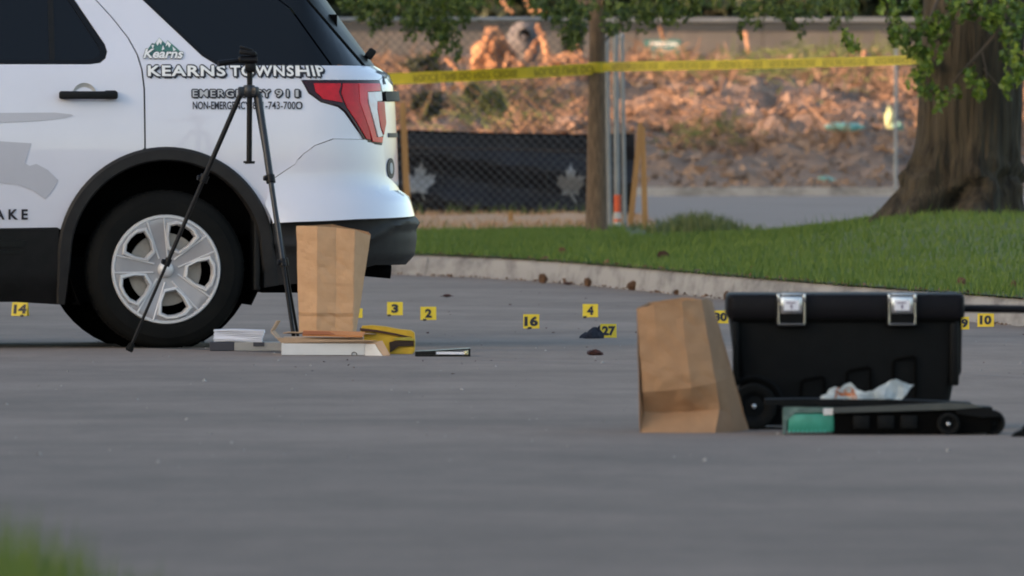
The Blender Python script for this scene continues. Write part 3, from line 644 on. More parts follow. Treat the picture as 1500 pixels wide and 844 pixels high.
for y0, y1, xe in ((352, 361.5, 38), (366.5, 371.5, 35)):
    panel('sill_insert', 'trim_insert' if 'trim_insert' in M else 'glass_mid', sl, [(cx(-300), cz(y1)), (cx(xe - 3), cz(y1)), (cx(xe), cz(y0)), (cx(-300), cz(y0))], lambda s, z: (s, tum(z) - 0.020, z), depth=0.008)
# wheels
def wheel(name, loc, flip=False):
    wroot = bpy.data.objects.new(name, None); col.objects.link(wroot); wroot.parent = car; wroot.location = loc
    if flip: wroot.rotation_euler = (0, 0, PI)
    RT = 0.363
    ty = MB()
    pr = [(0.238, 0.012), (0.248, 0.0), (0.262, -0.004), (0.290, -0.006), (0.315, -0.003), (0.318, 0.0), (0.336, 0.004), (0.350, 0.014), (0.358, 0.026), (RT, 0.040)]
    for y in (0.075, 0.078, 0.084, 0.087): pr.append((RT if y in (0.075, 0.087) else RT - 0.007, y))
    for y in (0.120, 0.123, 0.130, 0.133): pr.append((RT if y in (0.120, 0.133) else RT - 0.007, y))
    for y in (0.165, 0.168, 0.174, 0.177): pr.append((RT if y in (0.165, 0.177) else RT - 0.007, y))
    pr += [(RT, 0.21), (0.352, 0.236), (0.33, 0.248), (0.29, 0.252), (0.24, 0.24)]
    ty.lathe(pr, 72, 'y'); t = ty.build('tyre', 'rubber', wroot, True)
    tr = MB()
    for k in range(60):
        a = 2 * PI * k / 60
        for y, s_ in ((0.045, 1), (0.205, -1)):
            tr.box((0.3625 * math.cos(a), y, 0.3625 * math.sin(a)), (0.006, 0.03, 0.007), Matrix.Rotation(-a, 3, 'Y'))
    kind(tr.build('tread_blocks', 'rubber', t), 'stuff')
    # cover: face with five openings
    ro = 0.2515; hole = [(0.106, -13), (0.106, 13), (0.150, 18.5), (0.200, 17.5), (0.212, 9), (0.214, 0), (0.212, -9), (0.200, -17.5), (0.150, -18.5)]
    def pol(r, a): return (r * math.cos(R(a)), r * math.sin(R(a)))
    A0 = -78 + 0.0
    outer = [pol(ro, 360 * i / 80) for i in range(80)]
    def rhole(sc, k): return [pol(0.16 + (r - 0.16) * sc, A0 + 72 * k + a * (1 if sc <= 1 else 1 + (sc - 1) * 1.1)) for r, a in hole]
    def dish_y(r): return float(np.interp(r, [0, 0.045, 0.10, 0.18, 0.235, 0.252], [0.020, 0.022, 0.016, 0.006, -0.002, 0.012]))
    def ff(s, z): r = math.hypot(s, z); return (s, dish_y(r) - 0.006, z)
    rim = panel('rim', 'alloy', wroot, outer, ff, holes=[rhole(1.0, k) for k in range(5)], sx=0.03, sz=0.03, depth=0.0)
    # opening walls and raised surrounds
    for k in range(5):
        h = rhole(1.0, k); h2 = rhole(1.32, k); hs = rhole(0.86, k); n = len(h); fm = MB()
        rows = []
        for lp, dy in ((rhole(1.30, k), -0.0062), (rhole(1.24, k), -0.016), (rhole(1.09, k), -0.017), (h, -0.004), (rhole(0.93, k), 0.05)):
            rows.append([(p[0], dish_y(min(0.246, math.hypot(*p))) + dy - (0.0), p[1]) for p in lp])
        vs = [p for r_ in rows for p in r_]
        fm.add(vs, [(a * n + b, a * n + (b + 1) % n, (a + 1) * n + (b + 1) % n, (a + 1) * n + b) for a in range(4) for b in range(n)])
        fm.build('window_surround', 'alloy_bright', rim, True)
    # spoke ridges
    sr = MB()
    for k in range(5):
        a = A0 + 36 + 72 * k; u = Vector(pol(1, a)); v = Vector((-u.y, u.x))
        for sgn in (-1, 1):
            p0 = u * 0.055 + v * 0.02 * sgn; p1 = u * 0.235 + v * 0.040 * sgn
            sr.tube([(p0.x, dish_y(0.06) - 0.008, p0.y), ((p0.x + p1.x) / 2, dish_y(0.15) - 0.007, (p0.y + p1.y) / 2), (p1.x, dish_y(0.235) - 0.006, p1.y)], 0.0045, 6)
    sr.build('spoke_ridges', 'alloy_bright', rim, True)
    lipm = MB(); lipm.lathe([(0.232, 0.0), (0.238, -0.010), (0.247, -0.010), (0.2535, 0.004), (0.2535, 0.03)], 80, 'y'); lipm.build('rim_lip', 'alloy_bright', rim, True)
    hc = MB(); hc.lathe([(0.0005, -0.016), (0.018, -0.014), (0.030, -0.008), (0.036, 0.002), (0.037, 0.02)], 36, 'y'); hc.build('centre_cap', 'alloy_bright', rim, True)
    bd = MB(); bd.lathe([(0.06, 0.075), (0.168, 0.075), (0.168, 0.10), (0.06, 0.10)], 48, 'y'); bd.lathe([(0.0005, 0.06), (0.075, 0.06), (0.075, 0.11)], 32, 'y'); bd.build('brake_disc', 'disc', wroot, True)
    br = MB(); br.lathe([(0.236, 0.02), (0.232, 0.20), (0.0005, 0.20)], 48, 'y'); br.build('wheel_barrel', 'black_soft', wroot, True)
    return wroot
w0 = wheel('wheel', (0, 0.035, 0.360))
for loc, fl_ in (((0.0, 1.905, 0.360), True), ((-2.86, 0.035, 0.360), False), ((-2.86, 1.905, 0.360), True)):
    c = copy_tree(w0, car); c.location = loc; c.rotation_euler = (0, 0, PI if fl_ else 0)
# mud guard behind the wheel and frame bits under the tail
mg = MB(); mg.rbox((cx(378), 0.14, cz(362)), (0.03, 0.22, 0.40), 0.008); mg.build('mud_guard', 'black_plastic', car)
ub = MB(); ub.rbox((0.62, 0.5, 0.30), (0.35, 0.5, 0.10), 0.02); ub.tube([(0.1, 0.2, 0.34), (0.45, 0.5, 0.36)], 0.03, 8); ub.build('rear_suspension', 'black_soft', car)
# lettering on the side
def LF(s, z): p = surf(xr_t, 0.003)(s, z); return p
def LF3(s, z): p = surf(xr_t, 0.008)(s, z); return p
def LF2(s, z): p = surf(xr_t, 0.0055)(s, z); return p
def lt(name, m, txt, a, b, y1, y0, fn, off=0.0, **k):
    lettering(name, m, body, txt, cx(a), cx(b), cz(y1), cz(y0), fn, off, **k)
for wd_t, a_, b_ in (('KEARNS', 218.5, 331), ('TOWNSHIP', 339.5, 471.5)):
    outline('township_lettering_shadow', 'letter_black', body, wd_t, cx(a_), cx(b_), cz(111.5), cz(96.5), LF, 0.0085, (0.007, -0.006), space=1.12)
    lt('township_lettering', 'letter_white', wd_t, a_ - 0.3, b_ - 0.3, 111.2, 96.4, LF3, off=0.03, space=1.12)
for wd_t, a_, b_ in (('EMERGENCY', 283, 397), ('911', 405, 436.5)):
    outline('emergency_lettering_shadow', 'letter_black', body, wd_t, cx(a_), cx(b_), cz(142), cz(132), LF, 0.0066, (0.004, -0.004), space=1.2)
    lt('emergency_lettering', 'letter_grey', wd_t, a_, b_, 141.8, 131.8, LF3, off=0.012, space=1.2)
lt('phone_lettering', 'letter_black', 'NON-EMERGENCY', 283, 366, 160, 149, LF2, off=0.02)
lt('phone_lettering', 'letter_black', '801-743-7000', 371, 440, 160, 149, LF2, off=0.012)
panel('door_graphic', 'decal_grey', rd, [(cx(q), cz(r_)) for q, r_ in dense([(-140, 165), (0, 165.5), (80, 165), (104, 167.5), (108, 169.5), (96, 173), (60, 177), (0, 180), (-140, 184)], 10)], surf(xr_t, 0.003), depth=0.0)  # flat pale grey shapes laid over the door panel
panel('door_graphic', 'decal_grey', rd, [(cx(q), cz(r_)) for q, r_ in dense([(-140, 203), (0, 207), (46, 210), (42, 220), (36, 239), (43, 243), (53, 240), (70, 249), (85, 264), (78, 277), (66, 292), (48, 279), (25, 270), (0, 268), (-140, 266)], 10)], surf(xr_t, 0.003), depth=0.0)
lettering('door_lettering', 'letter_black', rd, 'L A K E', cx(-22), cx(40), cz(321), cz(307), LF2, off=0.03)
# mountain logo with script name
lg = MB()
def lpoly(pts, m, name, out):
    return panel(name, m, body, [(cx(a), cz(b)) for a, b in pts], surf(xr_t, out), depth=0.0, sx=0.5, sz=0.5)
lpoly([(211, 82), (221, 69), (225, 63), (229, 64), (236, 55), (241, 60), (245, 64), (248, 59), (254, 64), (262, 71), (272, 81)], 'logo_teal', 'logo_mountains', 0.003)
for pts in ([(234, 58), (236, 55.5), (240, 60), (238, 66), (236, 62), (233, 67), (231, 63)], [(248, 60), (253, 65), (250, 70), (248, 65), (245, 68), (246, 63)], [(224, 66), (228, 66), (226, 72)], [(241, 66), (243, 72), (239, 74)], [(255, 68), (260, 73), (256, 75)]):
    lpoly(pts, 'letter_white', 'logo_snow', 0.005)
outline('logo_script_outline', 'letter_black', body, 'Kearns', cx(212), cx(270), cz(85), cz(72), surf(xr_t, 0.006), 0.004, (0.0, -0.002), shear=0.3)
lettering('logo_script', 'letter_white', body, 'Kearns', cx(212), cx(270), cz(85), cz(72), surf(xr_t, 0.010), off=0.03, shear=0.3)
# ------------------------------------------------------------------ TRIPOD
tf = Fr(365, 517)
tripod = thing('tripod', 'black camera tripod with pan handle standing in front of the SUV rear wheel', 'tripod', tf.loc)
apex = (tf.x(365), tf.z(132)); ground = 0.0
def tp(px, py, y=0.0): a, b = tf.p(px, py); return (a, y, b)
mb = MB(); mb.tube([tp(365, 237), tp(366, 95)], 0.0125, 12); mb.tube([tp(365, 239), tp(365, 236)], 0.026, 12); mb.tube([tp(359, 238.5), tp(373, 238)], 0.006, 6); mb.build('centre_column', 'tripod_black', tripod, True)
mb = MB(); mb.lathe([(0.001, tf.z(124)), (0.024, tf.z(125)), (0.032, tf.z(130)), (0.032, tf.z(138)), (0.02, tf.z(143)), (0.001, tf.z(143))], 20, 'z', (0, 0, 0)); 
for a in (200, 320, 80): mb.rbox((0.034 * math.cos(R(a)), 0.034 * math.sin(R(a)), tf.z(134)), (0.034, 0.03, 0.042), 0.008, Matrix.Rotation(R(a), 3, 'Z'))
mb.build('shoulder', 'tripod_grey', tripod, True)
head = MB(); head.rbox(tp(367, 99), (0.05, 0.05, 0.045), 0.012); head.rbox(tp(362, 88), (0.085, 0.06, 0.035), 0.012); head.rbox(tp(363, 77.5), (0.075, 0.075, 0.022), 0.006, Matrix.Rotation(R(8), 3, 'Y'))
head.rbox(tp(361, 71.5), (0.062, 0.05, 0.014), 0.004, Matrix.Rotation(R(18), 3, 'Y')); head.tube([tp(353, 88, -0.02), tp(377, 88, -0.02)], 0.016, 12); head.tube([tp(372, 83, 0), tp(377, 83, 0)], 0.014, 10)
hd = head.build('pan_head', 'tripod_black', tripod, True)
mb = MB(); mb.tube([tp(356, 88, -0.01), tp(338, 90.5, -0.03), tp(320, 93.5, -0.05)], [0.010, 0.012, 0.014], 10); mb.build('pan_handle', 'tripod_black', hd, True)
feet = {'a': (435.5, 519.5, -0.55), 'b': (189, 511, 0.20), 'c': (440, 512, 0.45)}
for key, (px, py, dy) in feet.items():
    if key == 'b': top = Vector(tp(353, 137)); foot = Vector((tf.x(189), -0.05, 0.008))
    elif key == 'a': top = Vector(tp(378, 138)); foot = Vector((tf.x(435.5), -0.36, 0.008))
    else: top = Vector(tp(374, 138, 0.02)); foot = Vector((tf.x(437.5), 0.46, 0.008))
    lg_ = MB(); q = lambda t: top.lerp(foot, t)
    lg_.tube([q(0), q(0.33)], 0.0115 if key != 'a' else 0.0165, 10)
    o = lg_.build('leg', 'tripod_black' if key != 'a' else 'tripod_grey', tripod, True)
    lo = MB(); lo.tube([q(0.32), q(0.66)], 0.0095 if key != 'a' else 0.0125, 10); lo.build('leg_middle', 'tripod_grey' if key == 'a' else 'tripod_black', o, True)
    lo = MB(); lo.tube([q(0.65), q(0.985)], 0.0070 if key != 'a' else 0.0095, 10); lo.build('leg_lower', 'tripod_black', o, True)
    for t, r_ in ((0.33, 0.021), (0.655, 0.016)):
        cm = MB(); cm.tube([q(t - 0.014), q(t + 0.014)], r_, 12); d = Vector((-r_ - 0.008, -0.01, 0.004)); cm.tube([q(t) + d, q(t) + d * 0.3], 0.012, 8); cm.build('leg_clamp', 'tripod_black', o, True)
    ft = MB(); ft.tube([q(0.97), q(0.995), q(1.0)], [0.013, 0.018, 0.014], 10); ft.build('foot', 'rubber', o, True)
# ------------------------------------------------------------------ PAPER BAGS (creased kraft sheets with thickness)
def sheetmesh(name, m, parent, grid, th=0.0015, smooth=False, bulge=None):
    """grid: rows of 3D points -> thin folded sheet, each cell subdivided"""
    bm = bmesh.new(); V = [[bm.verts.new(p) for p in row] for row in grid]
    for a in range(len(V) - 1):
        for b in range(len(V[0]) - 1):
            bm.faces.new((V[a][b], V[a][b + 1], V[a + 1][b + 1], V[a + 1][b]))
    es = bm.edges[:]; bmesh.ops.subdivide_edges(bm, edges=es, cuts=7, use_grid_fill=True)
    for v in bm.verts:
        n = mnoise.noise(v.co * 11 + Vector((parent.location.x * 3, 0, 0))) * 0.005 - abs(mnoise.noise(v.co * 17 + Vector((7, 2, 1)))) * 0.007 - abs(mnoise.noise(Vector((v.co.x * 9 + v.co.z * 14, v.co.y * 9, v.co.z * 5)))) * 0.006; v.co.y += n; v.co.x += n * 0.3; v.co.z += 0.25 * n
    bmesh.ops.recalc_face_normals(bm, faces=bm.faces[:])
    bmesh.ops.solidify(bm, geom=bm.faces[:], thickness=th)
    me = bpy.data.meshes.new(name); bm.to_mesh(me); bm.free(); return link(name, me, m, parent, smooth)
# left bag stands on the white carton
bf = Fr(485, 516.5); bs = bf.s
lbag = thing('paper_bag', 'tall brown paper bag with upright fold lines standing on the white carton', 'paper bag', (bf.loc[0], bf.Y, 0.0))
def bp_(px, py, y): a, b = bf.p(px, py); return (a, y, b)
colx = [(434, 331, 438, 489, 0.05), (463.5, 331, 463, 489, -0.020), (465, 331.5, 464.5, 489, -0.024), (491.5, 333, 490, 489.5, -0.012), (493, 333.5, 491.5, 489.5, -0.010), (519.5, 336, 516, 489.5, -0.026), (521, 337, 517.5, 489.5, -0.024), (543, 345, 522, 488, 0.06)]
g3 = []
for t in (0.0, 0.28, 0.55, 0.80, 0.835, 1.0):
    row = []
    for a, b, c, d, y in colx:
        px = a + (c - a) * t; py = b + (d - b) * t; row.append(bp_(px, py, y * (1 - 0.25 * t) - (0.008 if 0.79 < t < 0.82 else 0)))
    g3.append(row)
sheetmesh('front_panel', 'kraft_light', lbag, g3)
bt = [[bp_(543, 345, 0.07), bp_(540, 340, 0.17), bp_(486, 329, 0.20), bp_(437, 331, 0.17), bp_(434, 331, 0.05)],
      [bp_(522, 488, 0.055), bp_(520, 488, 0.15), bp_(480, 488, 0.18), bp_(441, 488, 0.15), bp_(438, 489, 0.04)]]
sheetmesh('back_panel', 'kraft_dark', lbag, bt)
# right bag stands on the road beside the chest
rf = Fr(1015, 633)
rbag = thing('paper_bag', 'leaning brown paper bag with flared bottom standing on the road beside the black chest', 'paper bag', rf.loc)
def rp(px, py, y): a, b = rf.p(px, py); return (a, y, b)
front = [[rp(933, 451, -0.04), rp(958, 446, -0.06), rp(1000, 440, -0.055), rp(1028, 438, -0.02)],
         [rp(936, 490, -0.05), rp(962, 492, -0.062), rp(1002, 490, -0.065), rp(1036, 488, -0.04)],
         [rp(939, 540, -0.062), rp(968, 552, -0.074), rp(1010, 545, -0.085), rp(1045, 540, -0.055)],
         [rp(941, 573, -0.060), rp(972, 572, -0.072), rp(1012, 567, -0.084), rp(1049, 560, -0.060)],
         [rp(944, 602, -0.018), rp(972, 604, -0.012), rp(1012, 602, -0.022), rp(1054, 599, -0.040)],
         [rp(937, 632.5, -0.085), rp(968, 633, -0.10), rp(1006, 633.5, -0.11), rp(1047, 634, -0.11)]]
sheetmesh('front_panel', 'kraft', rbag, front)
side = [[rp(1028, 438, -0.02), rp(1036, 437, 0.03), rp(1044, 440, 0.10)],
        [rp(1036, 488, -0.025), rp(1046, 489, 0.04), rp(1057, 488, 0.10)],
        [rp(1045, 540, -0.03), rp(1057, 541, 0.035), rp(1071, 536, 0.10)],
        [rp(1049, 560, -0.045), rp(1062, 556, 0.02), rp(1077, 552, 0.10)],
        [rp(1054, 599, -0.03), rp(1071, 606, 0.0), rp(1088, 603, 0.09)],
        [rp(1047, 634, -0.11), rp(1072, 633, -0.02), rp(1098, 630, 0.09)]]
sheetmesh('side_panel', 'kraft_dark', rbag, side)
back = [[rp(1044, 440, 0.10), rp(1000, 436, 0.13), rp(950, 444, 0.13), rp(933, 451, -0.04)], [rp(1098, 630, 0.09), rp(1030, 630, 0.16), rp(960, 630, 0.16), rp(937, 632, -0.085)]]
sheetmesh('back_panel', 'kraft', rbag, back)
# ------------------------------------------------------------------ CARTON, ENVELOPE, YELLOW BAG, CLIPBOARD, GREY BOX, PAPERS
cf = Fr(485, 521)
carton = thing('carton', 'flat white carton with tan inner flaps turned out, lying under the brown bag', 'box', cf.loc)
def cp(px, py, y=0): a, b = cf.p(px, py); return (a, y, b)
mb = MB(); x0, x1, h = cf.x(413), cf.x(534), cf.z(503)
mb.box(((x0 + x1) / 2, 0.004, h / 2 + 0.001), (x1 - x0, 0.005, h - 0.003)); mb.box((x0, 0.17, h / 2), (0.005, 0.326, h - 0.004)); mb.box((x1 + 0.005, 0.17, h / 2), (0.005, 0.326, h - 0.006)); mb.box(((x0 + x1) / 2, 0.337, h / 2), (x1 - x0, 0.005, h - 0.003))
mb.build('side_walls', 'carton_white', carton)
mb = MB(); mb.box(((x0 + x1) / 2, 0.17, h + 0.009), (x1 - x0 - 0.012, 0.31, 0.034)); mb.build('inner_tray', 'card', carton)
def flap(name, pts, m, th=0.004):
    a = [Vector(p) for p in pts]; n = (a[1] - a[0]).cross(a[-1] - a[0]).normalized() * th
    k = len(a); mbx = MB(); mbx.add([p for p in a] + [p + n for p in a], [tuple(range(k))[::-1], tuple(range(k, 2 * k))] + [(i, (i + 1) % k, k + (i + 1) % k, k + i) for i in range(k)])
    return mbx.build(name, m, carton)
flap('flap', [cp(404, 495, 0.0), cp(553, 499, -0.03), cp(537, 503.5, 0.002), cp(413, 502.5, 0.002)], 'card')
flap('flap', [cp(412, 501, 0.0), cp(397, 486, 0.02), cp(400, 484, 0.24), cp(414, 500, 0.32)], 'card')
flap('flap', [cp(397, 486, 0.02), cp(406, 470, 0.03), cp(411, 470, 0.05), cp(402, 485, 0.06)], 'card')
flap('flap', [cp(535, 503, 0.0), cp(560, 499, -0.02), cp(572, 520, -0.06), cp(561, 521, -0.05), cp(550, 504, -0.02)], 'card')
flap('flap', [cp(534.5, 504, -0.002), cp(549, 504, -0.02), cp(560, 521, -0.05), cp(534.5, 521, -0.002)], 'carton_white')
flap('flap', [cp(420, 489, 0.34), cp(540, 491, 0.34), cp(560, 493, 0.42), cp(412, 491, 0.42)], 'card')
mb = MB(); mb.tube([cp(515, 520, -0.001), cp(516, 517, -0.001), cp(519, 516, -0.001), cp(522, 517.5, -0.001), cp(523, 520, -0.001)], 0.002, 6); mb.build('cut_mark', 'letter_black', carton)
ef = Fr(480, 521)
env = thing('envelope', 'orange padded envelope lying in the white carton in front of the bag', 'envelope', (ef.loc[0], ef.Y - 0.0, 0))
def ep(px, py, y): a, b = ef.p(px, py); return (a, y, b)
mb = MB(); pts = [ep(444, 487.5, 0.03), ep(535, 490, 0.03), ep(531, 495.5, -0.028), ep(443, 493.5, -0.028)]
a = [Vector(p) + Vector((0, 0, 0.004)) for p in pts]
mb.add([*a, *[p + Vector((0, 0, 0.007)) for p in a]], [(3, 2, 1, 0), (4, 5, 6, 7), (0, 1, 5, 4), (1, 2, 6, 5), (2, 3, 7, 6), (3, 0, 4, 7)]); mb.build('envelope_body', 'envelope', env)
mb = MB(); mb.add([Vector(p) + Vector((0, -0.003, 0.013)) for p in (ep(444, 489, 0), ep(482, 490, 0), ep(492, 494.5, -0.03), ep(443, 494, -0.03))], [(0, 1, 2, 3)]); mb.build('envelope_flap', mat('envelope_dark', (0.40, 0.12, 0.03), 0.7, (0.36, 0.1, 0.03), 8), env)
# yellow bag with dark opening
yf = Fr(570, 519.5)
yb = thing('yellow_bag', 'bright yellow pouch with dark open mouth lying between the carton and the clipboard', 'bag', (yf.loc[0], yf.Y + 0.12, 0))
def yp(px, py, y=0): a, b = yf.p(px, py); return (a, y, b)
bm_ = MB(); rows = []
out = [(527, 519), (526, 490), (530, 478), (545, 477), (565, 479), (585, 483), (602, 484.5), (607, 488), (608, 500), (607.5, 516), (604, 521), (575, 520)]
n = len(out)
for y, sc in ((-0.02, 0.985), (0.0, 1.0), (0.10, 1.0), (0.14, 0.97)):
    rows += [(yf.x(567 + (a - 567) * sc), y + 0.012 * math.sin(a * 0.3), max(0.001, yf.z(500 + (b - 500) * sc))) for a, b in out]
bm_.add(rows, [(i * n + j, i * n + (j + 1) % n, (i + 1) * n + (j + 1) % n, (i + 1) * n + j) for i in range(3) for j in range(n)] + [tuple(range(n))[::-1], tuple(range(3 * n, 4 * n))])
bm_.build('pouch', 'yellow_bag', yb, True)
mb = MB(); mb.prism([yf.p(*p) for p in ((570, 502), (578, 499.5), (606, 500), (606, 507.5), (584, 508), (577, 513), (571, 517))], -0.034, -0.016); mb.build('mouth', mat('pouch_inside', (0.03, 0.015, 0.008), 0.8), yb)
mb = MB(); mb.prism([yf.p(*p) for p in ((527, 481), (550, 483.5), (580, 489), (603, 494.5), (603, 496.5), (578, 491.5), (550, 487), (527, 485))], -0.036, -0.012); mb.build('zip', mat('pouch_zip', (0.06, 0.02, 0.01), 0.7), yb)
mb = MB(); mb.prism([yf.p(*p) for p in ((575, 496), (600, 494), (606, 497), (606, 499.5), (580, 498.5))], -0.038, -0.010); mb.build('fold', mat('pouch_fold', (0.42, 0.36, 0.05), 0.6, (0.36, 0.3, 0.04), 20), yb)
# clipboard
kf = Fr(650, 522.5)
kb = thing('clipboard', 'black clipboard case with white papers and a metal clip lying on the road', 'clipboard', kf.loc)
mb = MB(); mb.prism([kf.p(*p) for p in ((608, 522), (689, 522.5), (689, 519.5), (608, 520))], 0.0, 0.22); mb.prism([kf.p(*p) for p in ((608, 520), (638, 519.5), (638, 515), (608, 515.5))], 0.0, 0.22); mb.build('board', 'black_gloss', kb)
mb = MB(); mb.prism([kf.p(*p) for p in ((639, 519), (680, 519.5), (681, 515.5), (639, 515))], 0.003, 0.21); mb.build('papers', 'paper', kb)
mb = MB(); mb.prism([kf.p(*p) for p in ((607, 515), (640, 513.5), (689, 510.5), (689, 512.5), (650, 514.6), (640, 515))], 0.0, 0.22); mb.prism([kf.p(*p) for p in ((685.5, 522), (689, 522), (689, 511), (686.5, 511))], -0.002, 0.218); mb.build('lid', 'black_gloss', kb)
mb = MB(); mb.rbox((kf.x(683), 0.0, kf.z(517)), (0.016, 0.02, 0.02), 0.004); mb.tube([(kf.x(681), -0.012, kf.z(514.5)), (kf.x(685), -0.012, kf.z(514)), (kf.x(685.5), -0.012, kf.z(519))], 0.003, 6); mb.build('clip', mat('clip_metal', (0.75, 0.70, 0.45), 0.25, metal=0.8), kb, True)
# grey flat box and papers
gf = Fr(362, 514.5)
gb = thing('flat_box', 'flat grey and black box lying on the road next to the rear tyre', 'box', gf.loc)
mb = MB(); mb.rbox((gf.x(379), 0.15, gf.z(507.8)), (gf.x(415) - gf.x(343.2), 0.3, gf.z(501.5) - 0.001), 0.003); mb.build('box_body', 'grey_card', gb)
mb = MB(); mb.rbox((gf.x(325), 0.15, gf.z(507.8)), (gf.x(343) - gf.x(307), 0.304, gf.z(501.3) - 0.001), 0.003); mb.build('dark_end', 'dark_card', gb)
mb = MB(); mb.box((gf.x(379), -0.001, gf.z(504.5)), (0.050, 0.006, 0.019)); mb.build('printed_patch', 'dark_card', gb)
ppf = Fr(350, 514.5)
pp = thing('paper_stack', 'stack of white folded papers lying on the flat grey box', 'papers', (ppf.loc[0], ppf.Y, ppf.z(501.2)))
zb = ppf.z(501.2)
for k in range(7):
    mb = MB(); zz = 0.0015 + k * 0.0077; e = random.uniform(-0.006, 0.006)
    pts = []
    for i in range(9):
        t = i / 8; pts.append((ppf.x(313) + (ppf.x(387) - ppf.x(313) - 0.012 * (1 - k / 6)) * t + e * 0.3, zz + 0.002 * math.sin(t * 5 + k)))
    full = pts + [(p[0], p[1] + 0.0068) for p in pts[::-1]]
    mb.prism(full, 0.02 + e, 0.24 + e); mb.build('sheet', 'paper', pp)
# ------------------------------------------------------------------ EVIDENCE MARKERS (numbered plastic tents)
def marker(px0, px1, py0, py1, txt, label, tilt=0.0, tx=None, lean=12, dim=False):
    f = Fr((px0 + px1) / 2, py1); s = f.s; wd = (px1 - px0) / s; h = (py1 - py0) / s
    t = thing('evidence_marker', label, 'evidence marker', f.loc, R(tilt + (len(label) * 37 % 15) - 7), 'numbered yellow evidence markers on the road')
    d = h * math.tan(R(lean)); mbf = MB(); th = 0.0025
    mbf.add([(-wd / 2, -d, 0.001), (wd / 2, -d, 0.001), (wd / 2, 0, h), (-wd / 2, 0, h), (-wd / 2, -d + th, 0.001), (wd / 2, -d + th, 0.001), (wd / 2, th, h - 0.001), (-wd / 2, th, h - 0.001)],
            [(0, 1, 2, 3), (7, 6, 5, 4), (0, 4, 5, 1), (1, 5, 6, 2), (2, 6, 7, 3), (3, 7, 4, 0)]); mbf.build('front_plate', 'marker_yellow', t)
    mbb = MB(); mbb.add([(-wd / 2, d + 0.004, 0.001), (wd / 2, d + 0.004, 0.001), (wd / 2, th + 0.002, h), (-wd / 2, th + 0.002, h), (-wd / 2, d + 0.004 + th, 0.001), (wd / 2, d + 0.004 + th, 0.001), (wd / 2, 2 * th + 0.002, h), (-wd / 2, 2 * th + 0.002, h)],
            [(3, 2, 1, 0), (4, 5, 6, 7), (0, 1, 5, 4), (1, 2, 6, 5), (2, 3, 7, 6), (3, 0, 4, 7)]); mbb.build('back_plate', 'marker_yellow', t)
    if txt:
        cxm = 0.0 if tx is None else tx; hw = (0.17 if len(txt) == 1 else 0.37) * wd * (0.85 if txt in ('10',) else 1)
        lettering('number', 'letter_black', t, txt, cxm * wd - hw, cxm * wd + hw, h * 0.22, h * 0.80, lambda x, z: (x, -d * (1 - z / h) - 0.0012, z), off=0.055)
    return t
marker(17, 41.5, 443, 463, '14', 'small yellow number 14 marker on the road under the SUV side', -14, 0.05)
marker(520, 531, 452, 466, '', 'yellow marker mostly hidden behind the tall brown bag on the carton', 0)
marker(567, 590, 442.5, 462, '3', 'yellow marker reading 3, the leftmost one right of the brown bag on the carton', 0)
marker(616, 639, 449.5, 469, '2', 'yellow marker reading 2 on the road above the clipboard', 0)
marker(766.5, 790, 460.5, 481.5, '16', 'yellow marker reading 16 standing alone in the middle of the road', 0)
marker(853.5, 876, 445.5, 465, '4', 'yellow marker reading 4 on the road above the dark cloth', 3)
marker(879.5, 903, 474.5, 495, '27', 'yellow evidence marker numbered 27 behind the small dark cloth', 0)
marker(1044, 1067, 455, 474, '30', 'yellow evidence marker numbered 30 between the leaning bag and the chest', 0)
marker(1396, 1419.5, 464, 483, '9', 'yellow evidence marker half hidden behind the right end of the chest', 0, 0.22)
marker(1432, 1456, 459, 479, '10', 'yellow evidence marker numbered 10 below the chest handle', -8)
def casing(px, py, label):
    f = Fr(px, py); o = MB().tube([(-0.009, 0, 0.0055), (0.004, 0.002, 0.0055), (0.009, 0.003, 0.0055)], [0.0055, 0.0055, 0.0045], 10).build('shell_casing', 'brass', None, True)
    o.location = f.loc; tag(o, label, 'casing', 'small casings lying beside the markers')
for a in ((570, 463.5, 'small dark casing at the lower left corner of the marker reading 3'), (622, 470, 'small dark casing at the foot of the marker above the clipboard'), (776, 482, 'small dark casing under the marker in the middle of the road'), (857, 466, 'small dark casing at the foot of the marker above the dark cloth'), (32, 464, 'small dark casing at the foot of the marker beside the SUV sill')): casing(*a)
# small dark bits on the road
for px, py in ((745, 520), (736, 528), (744, 528.5), (835, 536), (923, 538), (840, 463), (825, 453), (886, 502)):
    pass
# dark cloth beside marker 27
df = Fr(866.5, 496)
cl = MB(); n = 26; rows = []
for i in range(9):
    t = i / 8; rr = max(0.02, math.cos(t * PI / 2)) ** 0.5
    for j in range(n):
        a = 2 * PI * j / n; k = 1 + 0.14 * math.sin(3 * a + 1) + 0.07 * math.sin(7 * a + t * 4)
        rows.append((0.046 * rr * k * math.cos(a) + 0.006 + 0.010 * t, 0.05 * rr * k * math.sin(a), 0.001 + 0.05 * t * (1 + 0.12 * math.sin(2 * a)) ))
cl.add(rows, [(i * n + j, i * n + (j + 1) % n, (i + 1) * n + (j + 1) % n, (i + 1) * n + j) for i in range(8) for j in range(n)] + [tuple(8 * n + j for j in range(n))])
cl.add([(-0.06, -0.03, 0.002), (-0.02, -0.045, 0.004), (0.0, -0.04, 0.02), (-0.03, 0.0, 0.032), (-0.058, 0.01, 0.010), (-0.05, -0.02, 0.018)], [(0, 1, 2, 5), (5, 2, 3, 4), (0, 5, 4)])
cl.add([(0.022, -0.02, 0.03), (0.038, -0.02, 0.032), (0.042, -0.01, 0.064), (0.032, -0.01, 0.058), (0.026, 0.02, 0.05)], [(0, 1, 2, 3), (0, 3, 4)])
o = cl.build('crumpled_cloth', 'cloth_dark', None, True); o.location = df.loc; tag(o, 'small crumpled dark navy cloth lying at the left of marker 27', 'cloth')
